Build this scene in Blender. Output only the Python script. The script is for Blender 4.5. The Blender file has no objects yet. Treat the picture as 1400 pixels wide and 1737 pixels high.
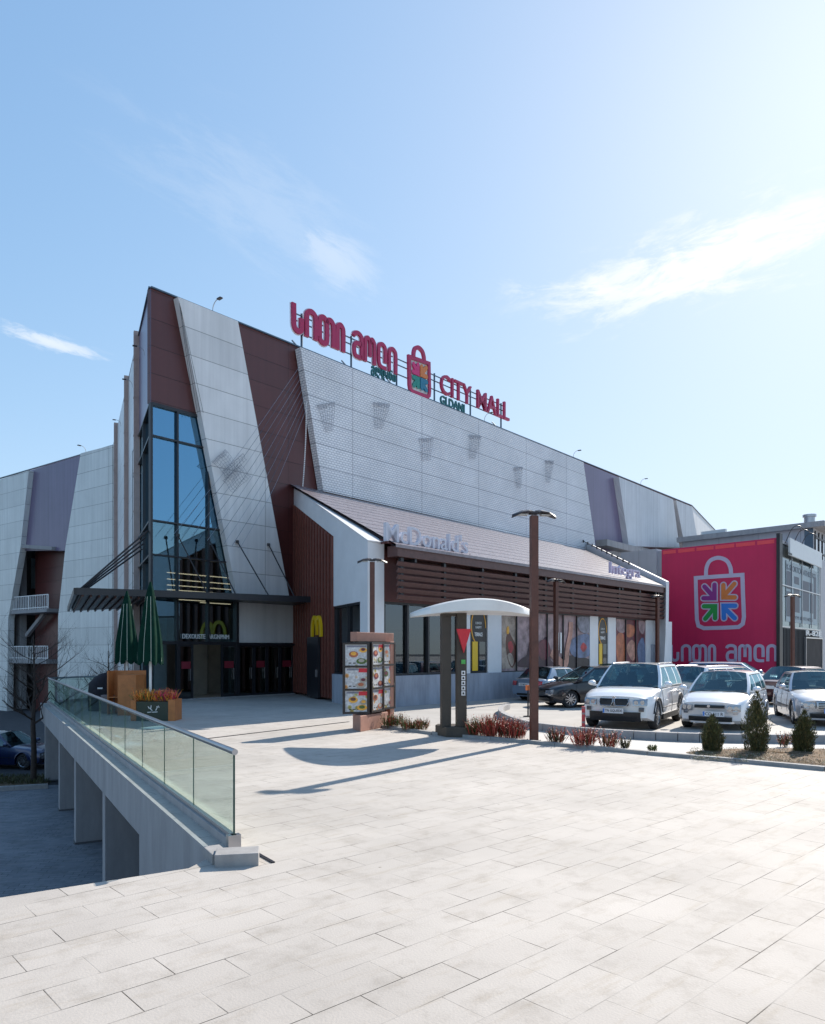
import bpy, bmesh, math, random
from mathutils import Vector, Matrix
R = math.radians
random.seed(7)
SC = bpy.context.scene
COL = SC.collection

# ------------------------------------------------------------------ camera
FPX, CX, CY, EYE = 1240.0, 700.0, 1106.0, 2.0      # focal length and principal point in photo pixels, eye height in m
cd = bpy.data.cameras.new("camera"); cam = bpy.data.objects.new("camera", cd); COL.objects.link(cam)
cam.location = (0, 0, EYE); cam.rotation_euler = (R(90), 0, 0)
cd.sensor_fit = 'VERTICAL'; cd.sensor_height = 36.0; cd.sensor_width = 29.0
cd.lens = FPX * 36.0 / 1737.0
cd.shift_y = (CY - 868.5) / 1737.0
cd.clip_end = 3000; cd.clip_start = 0.05
SC.camera = cam

# ------------------------------------------------------------------ light
SUN_AZ, SUN_EL = 37.4, 34.6                        # degrees clockwise from +Y, above the horizon
w = bpy.data.worlds.new("World"); SC.world = w; w.use_nodes = True
nt = w.node_tree; nt.nodes.clear()
N = nt.nodes.new; LK = nt.links.new
out = N('ShaderNodeOutputWorld'); bg = N('ShaderNodeBackground'); sky = N('ShaderNodeTexSky')
sky.sky_type = 'NISHITA'; sky.sun_disc = False
sky.sun_elevation = R(SUN_EL); sky.sun_rotation = R(SUN_AZ)
sky.air_density = 1.0; sky.dust_density = 0.8; sky.ozone_density = 1.5; sky.altitude = 400
bg.inputs['Strength'].default_value = 0.15
SKY_CAP = (4.0, 4.5, 5.2)
tc = N('ShaderNodeTexCoord')
# thin wisps of cloud, placed by compass direction in the sky itself
def cloud_mask(az, el, tilt, la, lb, scale, thresh, seed):
    """a stretched patch of wisps centred on a direction of the sky"""
    m = N('ShaderNodeMapping'); m.vector_type = 'POINT'
    d = Vector((math.sin(R(az)) * math.cos(R(el)), math.cos(R(az)) * math.cos(R(el)), math.sin(R(el))))
    up = Vector((0, 0, 1)); rx = d.cross(up).normalized(); ry = rx.cross(d).normalized()
    c, s = math.cos(R(tilt)), math.sin(R(tilt))
    ax = rx * c + ry * s; ay = -rx * s + ry * c
    def dot(vec):
        n = N('ShaderNodeVectorMath'); n.operation = 'DOT_PRODUCT'; LK(tc.outputs['Generated'], n.inputs[0]); n.inputs[1].default_value = vec
        return n.outputs['Value']
    def mth(op, a, b):
        n = N('ShaderNodeMath'); n.operation = op
        for i, x in enumerate((a, b)):
            if x is None: continue
            if isinstance(x, (int, float)): n.inputs[i].default_value = x
            else: LK(x, n.inputs[i])
        return n.outputs[0]
    x = dot(ax); y = dot(ay); z = dot(d)
    comb = N('ShaderNodeCombineXYZ'); LK(x, comb.inputs[0]); LK(mth('MULTIPLY', y, 3.2), comb.inputs[1]); comb.inputs[2].default_value = seed
    nz = N('ShaderNodeTexNoise'); nz.inputs['Scale'].default_value = scale; nz.inputs['Detail'].default_value = 10; nz.inputs['Roughness'].default_value = .68
    nz.inputs['Distortion'].default_value = .35
    LK(comb.outputs[0], nz.inputs['Vector'])
    rr = mth('SQRT', mth('ADD', mth('POWER', mth('DIVIDE', x, la), 2), mth('POWER', mth('DIVIDE', y, lb), 2)), None)
    fall = N('ShaderNodeMapRange'); fall.interpolation_type = 'SMOOTHSTEP'
    LK(rr, fall.inputs['Value']); fall.inputs['From Min'].default_value = 1.0; fall.inputs['From Max'].default_value = 0.0
    ramp = N('ShaderNodeMapRange'); ramp.interpolation_type = 'SMOOTHSTEP'; LK(mth('ADD', nz.outputs['Fac'], mth('MULTIPLY', fall.outputs[0], .34)), ramp.inputs['Value'])
    ramp.inputs['From Min'].default_value = thresh; ramp.inputs['From Max'].default_value = thresh + .28
    gate = mth('GREATER_THAN', z, 0.2)
    return mth('MULTIPLY', mth('MULTIPLY', ramp.outputs[0], fall.outputs[0]), gate), mth
def azel(u, v):
    x = (u - CX) / FPX; z = (CY - v) / FPX
    return math.degrees(math.atan2(x, 1)), math.degrees(math.atan2(z, math.hypot(x, 1)))
total = None
for (u, v, tilt, la, lb, sc_, th, sd, amt) in ((1230, 430, 7, .34, .085, 15, .60, 1.3, 1.0), (1010, 490, -3, .17, .05, 14, .60, 4.3, .8), (85, 580, -9, .12, .018, 26, .60, 7.7, .6),
                                          (430, 340, -20, .3, .13, 9, .62, 2.2, .12), (560, 430, -30, .12, .06, 12, .6, 9.2, .3)):
    a, e = azel(u, v)
    mk, mth = cloud_mask(a, e, tilt, la, lb, sc_, th, sd)
    mk = mth('MULTIPLY', mk, amt)
    total = mk if total is None else mth('MAXIMUM', total, mk)
mix = N('ShaderNodeMix'); mix.data_type = 'RGBA'
LK(total, mix.inputs['Factor'])
hs = N('ShaderNodeHueSaturation'); hs.inputs['Saturation'].default_value = 1.12; hs.inputs['Value'].default_value = 1.0
# gentle shoulder on the sky's radiance (the physical aureole would clip far beyond the photograph's)
v0 = N('ShaderNodeVectorMath'); v0.operation = 'MULTIPLY'; LK(sky.outputs[0], v0.inputs[0]); v0.inputs[1].default_value = (1.28, 1.48, 1.66)
v1 = N('ShaderNodeVectorMath'); v1.operation = 'DIVIDE'; LK(v0.outputs[0], v1.inputs[0]); v1.inputs[1].default_value = SKY_CAP
v2 = N('ShaderNodeVectorMath'); v2.operation = 'ADD'; LK(v1.outputs[0], v2.inputs[0]); v2.inputs[1].default_value = (1, 1, 1)
v3 = N('ShaderNodeVectorMath'); v3.operation = 'DIVIDE'; LK(v0.outputs[0], v3.inputs[0]); LK(v2.outputs[0], v3.inputs[1])
LK(v3.outputs[0], hs.inputs['Color'])
LK(hs.outputs[0], mix.inputs['A']); mix.inputs['B'].default_value = (3.7, 3.75, 3.8, 1)
LK(mix.outputs['Result'], bg.inputs['Color']); LK(bg.outputs[0], out.inputs['Surface'])

sd_ = bpy.data.lights.new("sun", 'SUN'); sd_.energy = 3.8; sd_.angle = R(0.53); sd_.color = (1, .92, .82)
sun = bpy.data.objects.new("sun", sd_); COL.objects.link(sun)
sdir = Vector((math.sin(R(SUN_AZ)) * math.cos(R(SUN_EL)), math.cos(R(SUN_AZ)) * math.cos(R(SUN_EL)), math.sin(R(SUN_EL))))
sun.rotation_euler = sdir.to_track_quat('Z', 'Y').to_euler(); sun.location = (20, 20, 40)

SC.view_settings.view_transform = 'Standard'; SC.view_settings.look = 'None'
SC.view_settings.exposure = 0.99; SC.view_settings.gamma = 1; SC.view_settings.use_curve_mapping = False
SC.cycles.use_denoising = True
SC.cycles.max_bounces = 8; SC.cycles.transparent_max_bounces = 24

# ------------------------------------------------------------------ materials
MATS = {}
def newmat(name):
    m = bpy.data.materials.new(name); m.use_nodes = True
    b = m.node_tree.nodes['Principled BSDF']; MATS[name] = m
    return m, m.node_tree, b
def link_var(t, b, col, coord, scale, amt, bump=0, bscale=None, dist=.01):
    """colour varied by a noise in object (or UV) space"""
    nz = t.nodes.new('ShaderNodeTexNoise'); nz.inputs['Scale'].default_value = scale; nz.inputs['Detail'].default_value = 6; nz.inputs['Roughness'].default_value = .6
    t.links.new(coord, nz.inputs['Vector'])
    mr = t.nodes.new('ShaderNodeMapRange'); t.links.new(nz.outputs['Fac'], mr.inputs['Value'])
    mr.inputs['From Min'].default_value = .3; mr.inputs['From Max'].default_value = .7
    mr.inputs['To Min'].default_value = 1 - amt; mr.inputs['To Max'].default_value = 1 + amt
    mx = t.nodes.new('ShaderNodeMix'); mx.data_type = 'RGBA'; mx.blend_type = 'MULTIPLY'; mx.inputs['Factor'].default_value = 1
    if isinstance(col, tuple): mx.inputs['A'].default_value = (*col[:3], 1)
    else: t.links.new(col, mx.inputs['A'])
    cb = t.nodes.new('ShaderNodeCombineColor')
    for i in range(3): t.links.new(mr.outputs[0], cb.inputs[i])
    t.links.new(cb.outputs[0], mx.inputs['B'])
    t.links.new(mx.outputs['Result'], b.inputs['Base Color'])
    if bump:
        n2 = t.nodes.new('ShaderNodeTexNoise'); n2.inputs['Scale'].default_value = bscale or scale * 5; n2.inputs['Detail'].default_value = 5
        t.links.new(coord, n2.inputs['Vector'])
        bp = t.nodes.new('ShaderNodeBump'); bp.inputs['Strength'].default_value = bump; bp.inputs['Distance'].default_value = dist
        t.links.new(n2.outputs['Fac'], bp.inputs['Height']); t.links.new(bp.outputs[0], b.inputs['Normal'])
    return mx
def simple(name, col, rough=.6, metal=0, var=.12, scale=3.0, bump=0, bscale=None, spec=None, coat=0, emit=None):
    m, t, b = newmat(name)
    b.inputs['Roughness'].default_value = rough; b.inputs['Metallic'].default_value = metal
    if spec is not None: b.inputs['Specular IOR Level'].default_value = spec
    if coat: b.inputs['Coat Weight'].default_value = coat; b.inputs['Coat Roughness'].default_value = .04
    tcn = t.nodes.new('ShaderNodeTexCoord')
    link_var(t, b, col, tcn.outputs['Object'], scale, var, bump, bscale)
    if emit: b.inputs['Emission Color'].default_value = (*emit[0], 1); b.inputs['Emission Strength'].default_value = emit[1]
    return m
def M(n): return MATS[n]

def cladding(name, col, du=5.4, dv=1.1, rough=.35, metal=.0, joint=.35, var=.06, streak=.08, jw=.012):
    """sheet-metal wall panels: joints and vertical dirt streaks laid out in metres along the wall (UV)"""
    m, t, b = newmat(name)
    b.inputs['Roughness'].default_value = rough; b.inputs['Metallic'].default_value = metal
    uv = t.nodes.new('ShaderNodeUVMap')
    br = t.nodes.new('ShaderNodeTexBrick'); br.offset = 0; br.squash = 1
    br.inputs['Scale'].default_value = 1; br.inputs['Brick Width'].default_value = du; br.inputs['Row Height'].default_value = dv
    br.inputs['Mortar Size'].default_value = jw; br.inputs['Mortar Smooth'].default_value = .1; br.inputs['Bias'].default_value = 0
    c2 = tuple(c * .88 for c in col)
    br.inputs['Color1'].default_value = (*col, 1); br.inputs['Color2'].default_value = (*c2, 1); br.inputs['Mortar'].default_value = (*[c * joint for c in col], 1)
    t.links.new(uv.outputs[0], br.inputs['Vector'])
    mp = t.nodes.new('ShaderNodeMapping'); mp.inputs['Scale'].default_value = (2.2, .09, 1); t.links.new(uv.outputs[0], mp.inputs['Vector'])
    st = t.nodes.new('ShaderNodeTexNoise'); st.inputs['Scale'].default_value = 1.6; st.inputs['Detail'].default_value = 6; t.links.new(mp.outputs[0], st.inputs['Vector'])
    mr = t.nodes.new('ShaderNodeMapRange'); t.links.new(st.outputs['Fac'], mr.inputs['Value']); mr.inputs['From Min'].default_value = .3; mr.inputs['From Max'].default_value = .7
    mr.inputs['To Min'].default_value = 1 - streak; mr.inputs['To Max'].default_value = 1 + streak * .5
    mx = t.nodes.new('ShaderNodeVectorMath'); mx.operation = 'SCALE'; t.links.new(br.outputs['Color'], mx.inputs[0]); t.links.new(mr.outputs[0], mx.inputs['Scale'])
    link_var(t, b, mx.outputs[0], uv.outputs[0], .5, var)
    bp = t.nodes.new('ShaderNodeBump'); bp.inputs['Strength'].default_value = .6; bp.inputs['Distance'].default_value = .02; bp.invert = True
    t.links.new(br.outputs['Fac'], bp.inputs['Height']); t.links.new(bp.outputs[0], b.inputs['Normal'])
    return m

cladding('white_cladding', (.80, .79, .78), streak=.12)
cladding('wing_cladding', (.78, .79, .76), du=9, dv=1.25, streak=.12)
cladding('maroon_cladding', (.115, .034, .031), du=7, rough=.35, streak=.10)
cladding('violet_cladding', (.19, .155, .245), du=2.2, dv=40, rough=.3, streak=.12, jw=.008)
cladding('grey_cladding', (.62, .63, .65), du=2.2, dv=40, rough=.4, streak=.14, jw=.01)
cladding('plain_white_cladding', (.70, .70, .70), du=60, dv=60, rough=.45, streak=.10)
cladding('billboard_red', (.62, .018, .095), du=60, dv=60, rough=.55, streak=.05)
cladding('panel_building', (.44, .44, .47), du=3.3, dv=60, rough=.5)

# net-like pressed screen on the long white panel
def screen_mat():
    m, t, b = newmat('pressed_screen')
    b.inputs['Roughness'].default_value = .4; b.inputs['Metallic'].default_value = 0
    uv = t.nodes.new('ShaderNodeUVMap')
    br = t.nodes.new('ShaderNodeTexBrick'); br.offset = .5
    br.inputs['Scale'].default_value = 1; br.inputs['Brick Width'].default_value = .21; br.inputs['Row Height'].default_value = .115
    br.inputs['Mortar Size'].default_value = .024; br.inputs['Mortar Smooth'].default_value = .6
    br.inputs['Color1'].default_value = (.88, .88, .87, 1); br.inputs['Color2'].default_value = (.82, .82, .83, 1); br.inputs['Mortar'].default_value = (.50, .51, .54, 1)
    t.links.new(uv.outputs[0], br.inputs['Vector'])
    b2 = t.nodes.new('ShaderNodeTexBrick'); b2.offset = 0
    b2.inputs['Scale'].default_value = 1; b2.inputs['Brick Width'].default_value = 5.4; b2.inputs['Row Height'].default_value = 1.1; b2.inputs['Mortar Size'].default_value = .022; b2.inputs['Mortar Smooth'].default_value = .1
    b2.inputs['Color1'].default_value = (1, 1, 1, 1); b2.inputs['Color2'].default_value = (.97, .97, .98, 1); b2.inputs['Mortar'].default_value = (.5, .5, .53, 1)
    t.links.new(uv.outputs[0], b2.inputs['Vector'])
    mx = t.nodes.new('ShaderNodeMix'); mx.data_type = 'RGBA'; mx.blend_type = 'MULTIPLY'; mx.inputs['Factor'].default_value = 1
    t.links.new(br.outputs['Color'], mx.inputs['A']); t.links.new(b2.outputs['Color'], mx.inputs['B'])
    link_var(t, b, mx.outputs['Result'], uv.outputs[0], .35, .12)
    bp = t.nodes.new('ShaderNodeBump'); bp.inputs['Strength'].default_value = .4; bp.inputs['Distance'].default_value = .015; bp.invert = True
    t.links.new(br.outputs['Fac'], bp.inputs['Height']); t.links.new(bp.outputs[0], b.inputs['Normal'])
screen_mat()

# stone paving of the plaza
def paving(name, c1, c2, bw, rh, ang, mortar, msize, var=.10, dark_joint=True, stain=.1, rough=.8):
    m, t, b = newmat(name)
    b.inputs['Roughness'].default_value = rough
    tcn = t.nodes.new('ShaderNodeTexCoord')
    mp = t.nodes.new('ShaderNodeMapping'); mp.inputs['Rotation'].default_value = (0, 0, -ang); t.links.new(tcn.outputs['Object'], mp.inputs['Vector'])
    br = t.nodes.new('ShaderNodeTexBrick'); br.offset = .5
    br.inputs['Scale'].default_value = 1; br.inputs['Brick Width'].default_value = bw; br.inputs['Row Height'].default_value = rh
    br.inputs['Mortar Size'].default_value = msize; br.inputs['Mortar Smooth'].default_value = .3; br.inputs['Bias'].default_value = -.1
    br.inputs['Color1'].default_value = (*c1, 1); br.inputs['Color2'].default_value = (*c2, 1)
    # joints open up and darken in places
    nj = t.nodes.new('ShaderNodeTexNoise'); nj.inputs['Scale'].default_value = 1.7; nj.inputs['Detail'].default_value = 4; t.links.new(mp.outputs[0], nj.inputs['Vector'])
    rj = t.nodes.new('ShaderNodeValToRGB'); rj.color_ramp.elements[0].position = .44; rj.color_ramp.elements[1].position = .60
    rj.color_ramp.elements[0].color = (*[(a * .90) for a in c1], 1); rj.color_ramp.elements[1].color = (*mortar, 1)
    t.links.new(nj.outputs['Fac'], rj.inputs[0]); t.links.new(rj.outputs[0], br.inputs['Mortar'])
    t.links.new(mp.outputs[0], br.inputs['Vector'])
    # blotchy wear and small stains
    ns = t.nodes.new('ShaderNodeTexNoise'); ns.inputs['Scale'].default_value = 2.6; ns.inputs['Detail'].default_value = 9; ns.inputs['Roughness'].default_value = .72; t.links.new(mp.outputs[0], ns.inputs['Vector'])
    rs = t.nodes.new('ShaderNodeValToRGB'); rs.color_ramp.elements[0].position = .27; rs.color_ramp.elements[1].position = .50
    s = 1 - stain * 3; rs.color_ramp.elements[0].color = (s, s * .98, s * .95, 1); rs.color_ramp.elements[1].color = (1, 1, 1, 1)
    t.links.new(ns.outputs['Fac'], rs.inputs[0])
    mx = t.nodes.new('ShaderNodeMix'); mx.data_type = 'RGBA'; mx.blend_type = 'MULTIPLY'; mx.inputs['Factor'].default_value = 1
    t.links.new(br.outputs['Color'], mx.inputs['A']); t.links.new(rs.outputs[0], mx.inputs['B'])
    # gum spots, scuffs and drips
    vo = t.nodes.new('ShaderNodeTexVoronoi'); vo.inputs['Scale'].default_value = 1.9; vo.inputs['Randomness'].default_value = 1; t.links.new(mp.outputs[0], vo.inputs['Vector'])
    nd = t.nodes.new('ShaderNodeTexNoise'); nd.inputs['Scale'].default_value = 18; t.links.new(mp.outputs[0], nd.inputs['Vector'])
    sm = t.nodes.new('ShaderNodeMath'); sm.operation = 'MULTIPLY_ADD'; t.links.new(nd.outputs['Fac'], sm.inputs[0]); sm.inputs[1].default_value = .10; t.links.new(vo.outputs['Distance'], sm.inputs[2])
    rv = t.nodes.new('ShaderNodeValToRGB'); rv.color_ramp.elements[0].position = .068; rv.color_ramp.elements[1].position = .09
    rv.color_ramp.elements[0].color = (.55, .52, .48, 1); rv.color_ramp.elements[1].color = (1, 1, 1, 1); t.links.new(sm.outputs[0], rv.inputs[0])
    sc = t.nodes.new('ShaderNodeMapping'); sc.inputs['Scale'].default_value = (.9, 5, 1); sc.inputs['Rotation'].default_value = (0, 0, .5); t.links.new(mp.outputs[0], sc.inputs['Vector'])
    ns2 = t.nodes.new('ShaderNodeTexNoise'); ns2.inputs['Scale'].default_value = 1.3; ns2.inputs['Detail'].default_value = 8; ns2.inputs['Roughness'].default_value = .7; t.links.new(sc.outputs[0], ns2.inputs['Vector'])
    r2 = t.nodes.new('ShaderNodeValToRGB'); r2.color_ramp.elements[0].position = .30; r2.color_ramp.elements[1].position = .46; r2.color_ramp.elements[0].color = (.87, .84, .79, 1); r2.color_ramp.elements[1].color = (1, 1, 1, 1); t.links.new(ns2.outputs['Fac'], r2.inputs[0])
    m2 = t.nodes.new('ShaderNodeMix'); m2.data_type = 'RGBA'; m2.blend_type = 'MULTIPLY'; m2.inputs['Factor'].default_value = 1; t.links.new(mx.outputs['Result'], m2.inputs['A']); t.links.new(rv.outputs[0], m2.inputs['B'])
    m3 = t.nodes.new('ShaderNodeMix'); m3.data_type = 'RGBA'; m3.blend_type = 'MULTIPLY'; m3.inputs['Factor'].default_value = 1; t.links.new(m2.outputs['Result'], m3.inputs['A']); t.links.new(r2.outputs[0], m3.inputs['B'])
    link_var(t, b, m3.outputs['Result'], mp.outputs[0], .45, var)
    nb = t.nodes.new('ShaderNodeTexNoise'); nb.inputs['Scale'].default_value = 60; nb.inputs['Detail'].default_value = 4; t.links.new(mp.outputs[0], nb.inputs['Vector'])
    ad = t.nodes.new('ShaderNodeMath'); ad.operation = 'MULTIPLY_ADD'; t.links.new(br.outputs['Fac'], ad.inputs[0]); ad.inputs[1].default_value = -1.2; t.links.new(nb.outputs['Fac'], ad.inputs[2])
    bp = t.nodes.new('ShaderNodeBump'); bp.inputs['Strength'].default_value = .35; bp.inputs['Distance'].default_value = .006
    t.links.new(ad.outputs[0], bp.inputs['Height']); t.links.new(bp.outputs[0], b.inputs['Normal'])
TILE_ANG = math.pi / 2 - math.atan2(1340, 1240)     # tile rows run at this angle from +X
paving('stone_paving', (.45, .412, .370), (.425, .388, .348), .667, .333, TILE_ANG, (.05, .042, .036), .0042, stain=.08, var=.13)
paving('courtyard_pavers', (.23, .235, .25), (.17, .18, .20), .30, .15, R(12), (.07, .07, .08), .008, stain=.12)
simple('concrete_lot', (.37, .35, .325), .8, var=.14, scale=.8, bump=.2, bscale=30)
simple('path_concrete', (.50, .48, .45), .8, var=.08, scale=1.1, bump=.2, bscale=30)
simple('asphalt', (.055, .055, .06), .85, var=.2, scale=2, bump=.3, bscale=60)
simple('kerb_stone', (.30, .29, .28), .85, var=.18, scale=5, bump=.3, bscale=60)
def streaky(name, col, var):
    m = simple(name, col, .85, var=var, scale=1.6, bump=.25, bscale=25); t = m.node_tree
    tcn = [n for n in t.nodes if n.type == 'TEX_COORD'][0]; mp = t.nodes.new('ShaderNodeMapping'); mp.inputs['Scale'].default_value = (1.4, 1.4, .3)
    nz = [n for n in t.nodes if n.type == 'TEX_NOISE'][0]; t.links.new(tcn.outputs['Object'], mp.inputs['Vector']); t.links.new(mp.outputs[0], nz.inputs['Vector']); nz.inputs['Detail'].default_value = 9; nz.inputs['Roughness'].default_value = .7
streaky('grey_concrete', (.34, .33, .33), .20)
streaky('stained_plinth', (.34, .36, .41), .25)
simple('dark_concrete', (.12, .12, .125), .85, var=.2, scale=1.5, bump=.2)
simple('plinth_concrete', (.34, .36, .41), .8, var=.22, scale=2.2, bump=.3, bscale=20)
simple('soil', (.15, .095, .052), .95, var=.4, scale=9, bump=.8, bscale=40)
simple('render_white', (.76, .76, .77), .6, var=.05, scale=1.2)
simple('coping_white', (.78, .77, .76), .35, var=.04, scale=2)
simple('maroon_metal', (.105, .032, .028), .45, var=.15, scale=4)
simple('slat_wood', (.17, .05, .034), .5, var=.22, scale=7)
simple('louver_wood', (.10, .045, .040), .45, var=.2, scale=6)
simple('slat_gap', (.03, .012, .012), .8)
simple('black_metal', (.018, .016, .020), .4, var=.2)
simple('dark_frame', (.022, .022, .027), .35, var=.15)
simple('steel_blue', (.10, .14, .18), .4, metal=.5)
simple('steel', (.42, .42, .44), .3, metal=.9, var=.08)
simple('pole_brown', (.115, .042, .028), .5, var=.25, scale=6)
simple('lamp_dark', (.03, .022, .025), .4)
simple('lamp_lens', (.5, .5, .48), .2)
simple('canopy_white', (.80, .79, .76), .3, var=.03)
simple('post_olive', (.055, .043, .032), .5, var=.15)
simple('terracotta', (.40, .205, .15), .7, var=.15, scale=4, bump=.2)
simple('menu_frame', (.028, .02, .018), .4, var=.15)
simple('red_sign', (.62, .02, .035), .4, var=.04)
simple('green_sticker', (.08, .4, .08), .4, var=.1)
simple('white_paint', (.78, .78, .77), .4, var=.04)
simple('sign_magenta', (.42, .012, .085), .35, var=.06)
simple('sign_teal', (.01, .13, .14), .4, var=.08)
simple('sign_white', (.75, .72, .80), .4, var=.04)
simple('sign_board_white', (.66, .68, .68), .4, var=.04)
simple('arrow_purple', (.25, .02, .22), .4, var=.05)
simple('arrow_pink', (.62, .02, .16), .4, var=.05)
simple('arrow_orange', (.66, .19, .04), .4, var=.05)
simple('arrow_green', (.02, .30, .06), .4, var=.05)
simple('arrow_teal', (.01, .24, .19), .4, var=.05)
simple('arrow_blue', (.03, .19, .62), .4, var=.05)
simple('arrow_deep_teal', (.01, .17, .28), .4, var=.05)
simple('letter_lilac', (.52, .46, .60), .4, var=.05)
simple('red_strip', (.85, .07, .09), .4, var=.05)
simple('wire_grey', (.30, .31, .35), .5)
simple('cabin_dark', (.05, .05, .055), .8)
simple('letter_grey', (.58, .58, .65), .35, var=.06)
simple('arch_yellow', (.80, .50, .01), .35, var=.05)
simple('blind_fabric', (.24, .30, .31), .8, var=.08)
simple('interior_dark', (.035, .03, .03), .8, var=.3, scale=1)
simple('interior_wall', (.26, .23, .21), .8, var=.3, scale=.7)
simple('interior_cream', (.40, .36, .30), .7, var=.15, scale=2)
simple('strip_light', (.9, .8, .4), .5, emit=((1, .86, .60), .8))
simple('umbrella_green', (.004, .030, .020), .95, spec=.1, var=.25, scale=8, bump=.3, bscale=14)
simple('umbrella_trim', (.55, .60, .50), .7)
simple('planter_green', (.018, .035, .024), .4, var=.1)
simple('orange_wood', (.46, .16, .045), .5, var=.16, scale=5)
simple('black_cloth', (.012, .010, .016), .85, var=.3, scale=6, bump=.6, bscale=10)
simple('grey_stone', (.20, .17, .18), .8, var=.15)
simple('leaf_dark', (.050, .055, .020), .6, var=.5, scale=9)
simple('leaf_mid', (.095, .10, .032), .6, var=.4, scale=9)
simple('leaf_dry', (.14, .10, .03), .7, var=.3, scale=9)
simple('leaf_green', (.08, .13, .03), .6, var=.4, scale=9)
simple('leaf_red', (.36, .045, .028), .6, var=.4, scale=9)
simple('leaf_pink', (.50, .13, .09), .6, var=.3, scale=9)
simple('flower_orange', (.9, .24, .04), .6, var=.3, scale=9)
simple('flower_yellow', (.85, .42, .06), .6, var=.2, scale=9)
simple('flower_pink', (.72, .07, .16), .6, var=.3, scale=9)
simple('bark', (.045, .032, .026), .85, var=.3, scale=9, bump=.4)
simple('tyre', (.02, .02, .021), .85, var=.2, scale=10)
simple('rim', (.45, .46, .48), .25, metal=.9, var=.05)
simple('rim_dark', (.10, .10, .11), .35, metal=.8, var=.05)
simple('plastic_black', (.015, .015, .016), .45, var=.2)
simple('plate_white', (.72, .73, .74), .4, var=.03)
simple('plate_ink', (.03, .03, .05), .5)
simple('door_band', (.22, .02, .035), .4)
simple('tail_red', (.45, .01, .015), .2, var=.1, coat=1)
simple('bollard_red', (.55, .05, .06), .5, var=.12)
simple('orange_cone', (.8, .2, .05), .5)
simple('roof_tile', (.25, .215, .23), .25, var=.25, scale=5)
for n_, c_, mt in (('paint_white', (.86, .86, .86), .0), ('paint_pearl', (.80, .80, .82), .1), ('paint_silver', (.55, .56, .59), .55), ('paint_dark_silver', (.33, .31, .33), .6),
                   ('paint_black', (.012, .010, .014), .2), ('paint_navy', (.01, .025, .09), .4), ('paint_maroon', (.06, .012, .025), .3), ('paint_ice', (.26, .33, .42), .5), ('paint_plum', (.10, .07, .12), .3)):
    simple(n_, c_, .32, metal=mt, var=.03, scale=2, coat=1)

def glass_mat(name, tint, gloss_tint=(1, 1, 1), base=.08, f=.9, rough=.0, opaque=None):
    """pane: part clear (tinted), part mirror by angle; 'opaque' puts a dark body behind the reflection instead"""
    m, t, b = newmat(name); t.nodes.remove(b)
    o = [n for n in t.nodes if n.type == 'OUTPUT_MATERIAL'][0]
    ge = t.nodes.new('ShaderNodeNewGeometry'); dt = t.nodes.new('ShaderNodeVectorMath'); dt.operation = 'DOT_PRODUCT'
    t.links.new(ge.outputs['Normal'], dt.inputs[0]); t.links.new(ge.outputs['Incoming'], dt.inputs[1])
    ab = t.nodes.new('ShaderNodeMath'); ab.operation = 'ABSOLUTE'; t.links.new(dt.outputs['Value'], ab.inputs[0])
    om = t.nodes.new('ShaderNodeMath'); om.operation = 'SUBTRACT'; om.inputs[0].default_value = 1; t.links.new(ab.outputs[0], om.inputs[1])
    pw = t.nodes.new('ShaderNodeMath'); pw.operation = 'POWER'; t.links.new(om.outputs[0], pw.inputs[0]); pw.inputs[1].default_value = 5
    lw = t.nodes.new('ShaderNodeMath'); lw.operation = 'MULTIPLY_ADD'; t.links.new(pw.outputs[0], lw.inputs[0]); lw.inputs[1].default_value = .96; lw.inputs[2].default_value = .04
    ma = t.nodes.new('ShaderNodeMath'); ma.operation = 'MULTIPLY_ADD'; ma.use_clamp = True
    t.links.new(lw.outputs[0], ma.inputs[0]); ma.inputs[1].default_value = f; ma.inputs[2].default_value = base
    gl = t.nodes.new('ShaderNodeBsdfGlossy'); gl.inputs['Color'].default_value = (*gloss_tint, 1); gl.inputs['Roughness'].default_value = rough
    if opaque: tr = t.nodes.new('ShaderNodeBsdfDiffuse'); tr.inputs['Color'].default_value = (*opaque, 1)
    else: tr = t.nodes.new('ShaderNodeBsdfTransparent'); tr.inputs['Color'].default_value = (*tint, 1)
    mx = t.nodes.new('ShaderNodeMixShader'); t.links.new(ma.outputs[0], mx.inputs[0]); t.links.new(tr.outputs[0], mx.inputs[1]); t.links.new(gl.outputs[0], mx.inputs[2])
    t.links.new(mx.outputs[0], o.inputs['Surface'])
    return m
glass_mat('curtain_glass', (.30, .42, .46), (.34, .66, .92), base=.42, f=.6)
glass_mat('curtain_glass_pale', (.30, .42, .46), (.55, .85, 1.0), base=.65, f=.6)
glass_mat('door_glass', (.42, .45, .45), (.85, .95, 1.0), base=.07, f=.8)
glass_mat('hall_glass', (.62, .64, .63), (.50, .80, .95), base=.24, f=.8)
glass_mat('shop_glass', (.35, .36, .36), (.8, .9, 1.0), base=.09, f=.8)
glass_mat('railing_glass', (.89, .94, .915), (.8, 1.0, .9), base=.05, f=.6)
glass_mat('car_glass', (.36, .46, .47), (.60, .90, 1.0), base=.09, f=.9)
glass_mat('lamp_glass', (.8, .85, .9), (1, 1, 1), base=.25, f=.8, opaque=(.18, .19, .22))

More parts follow.
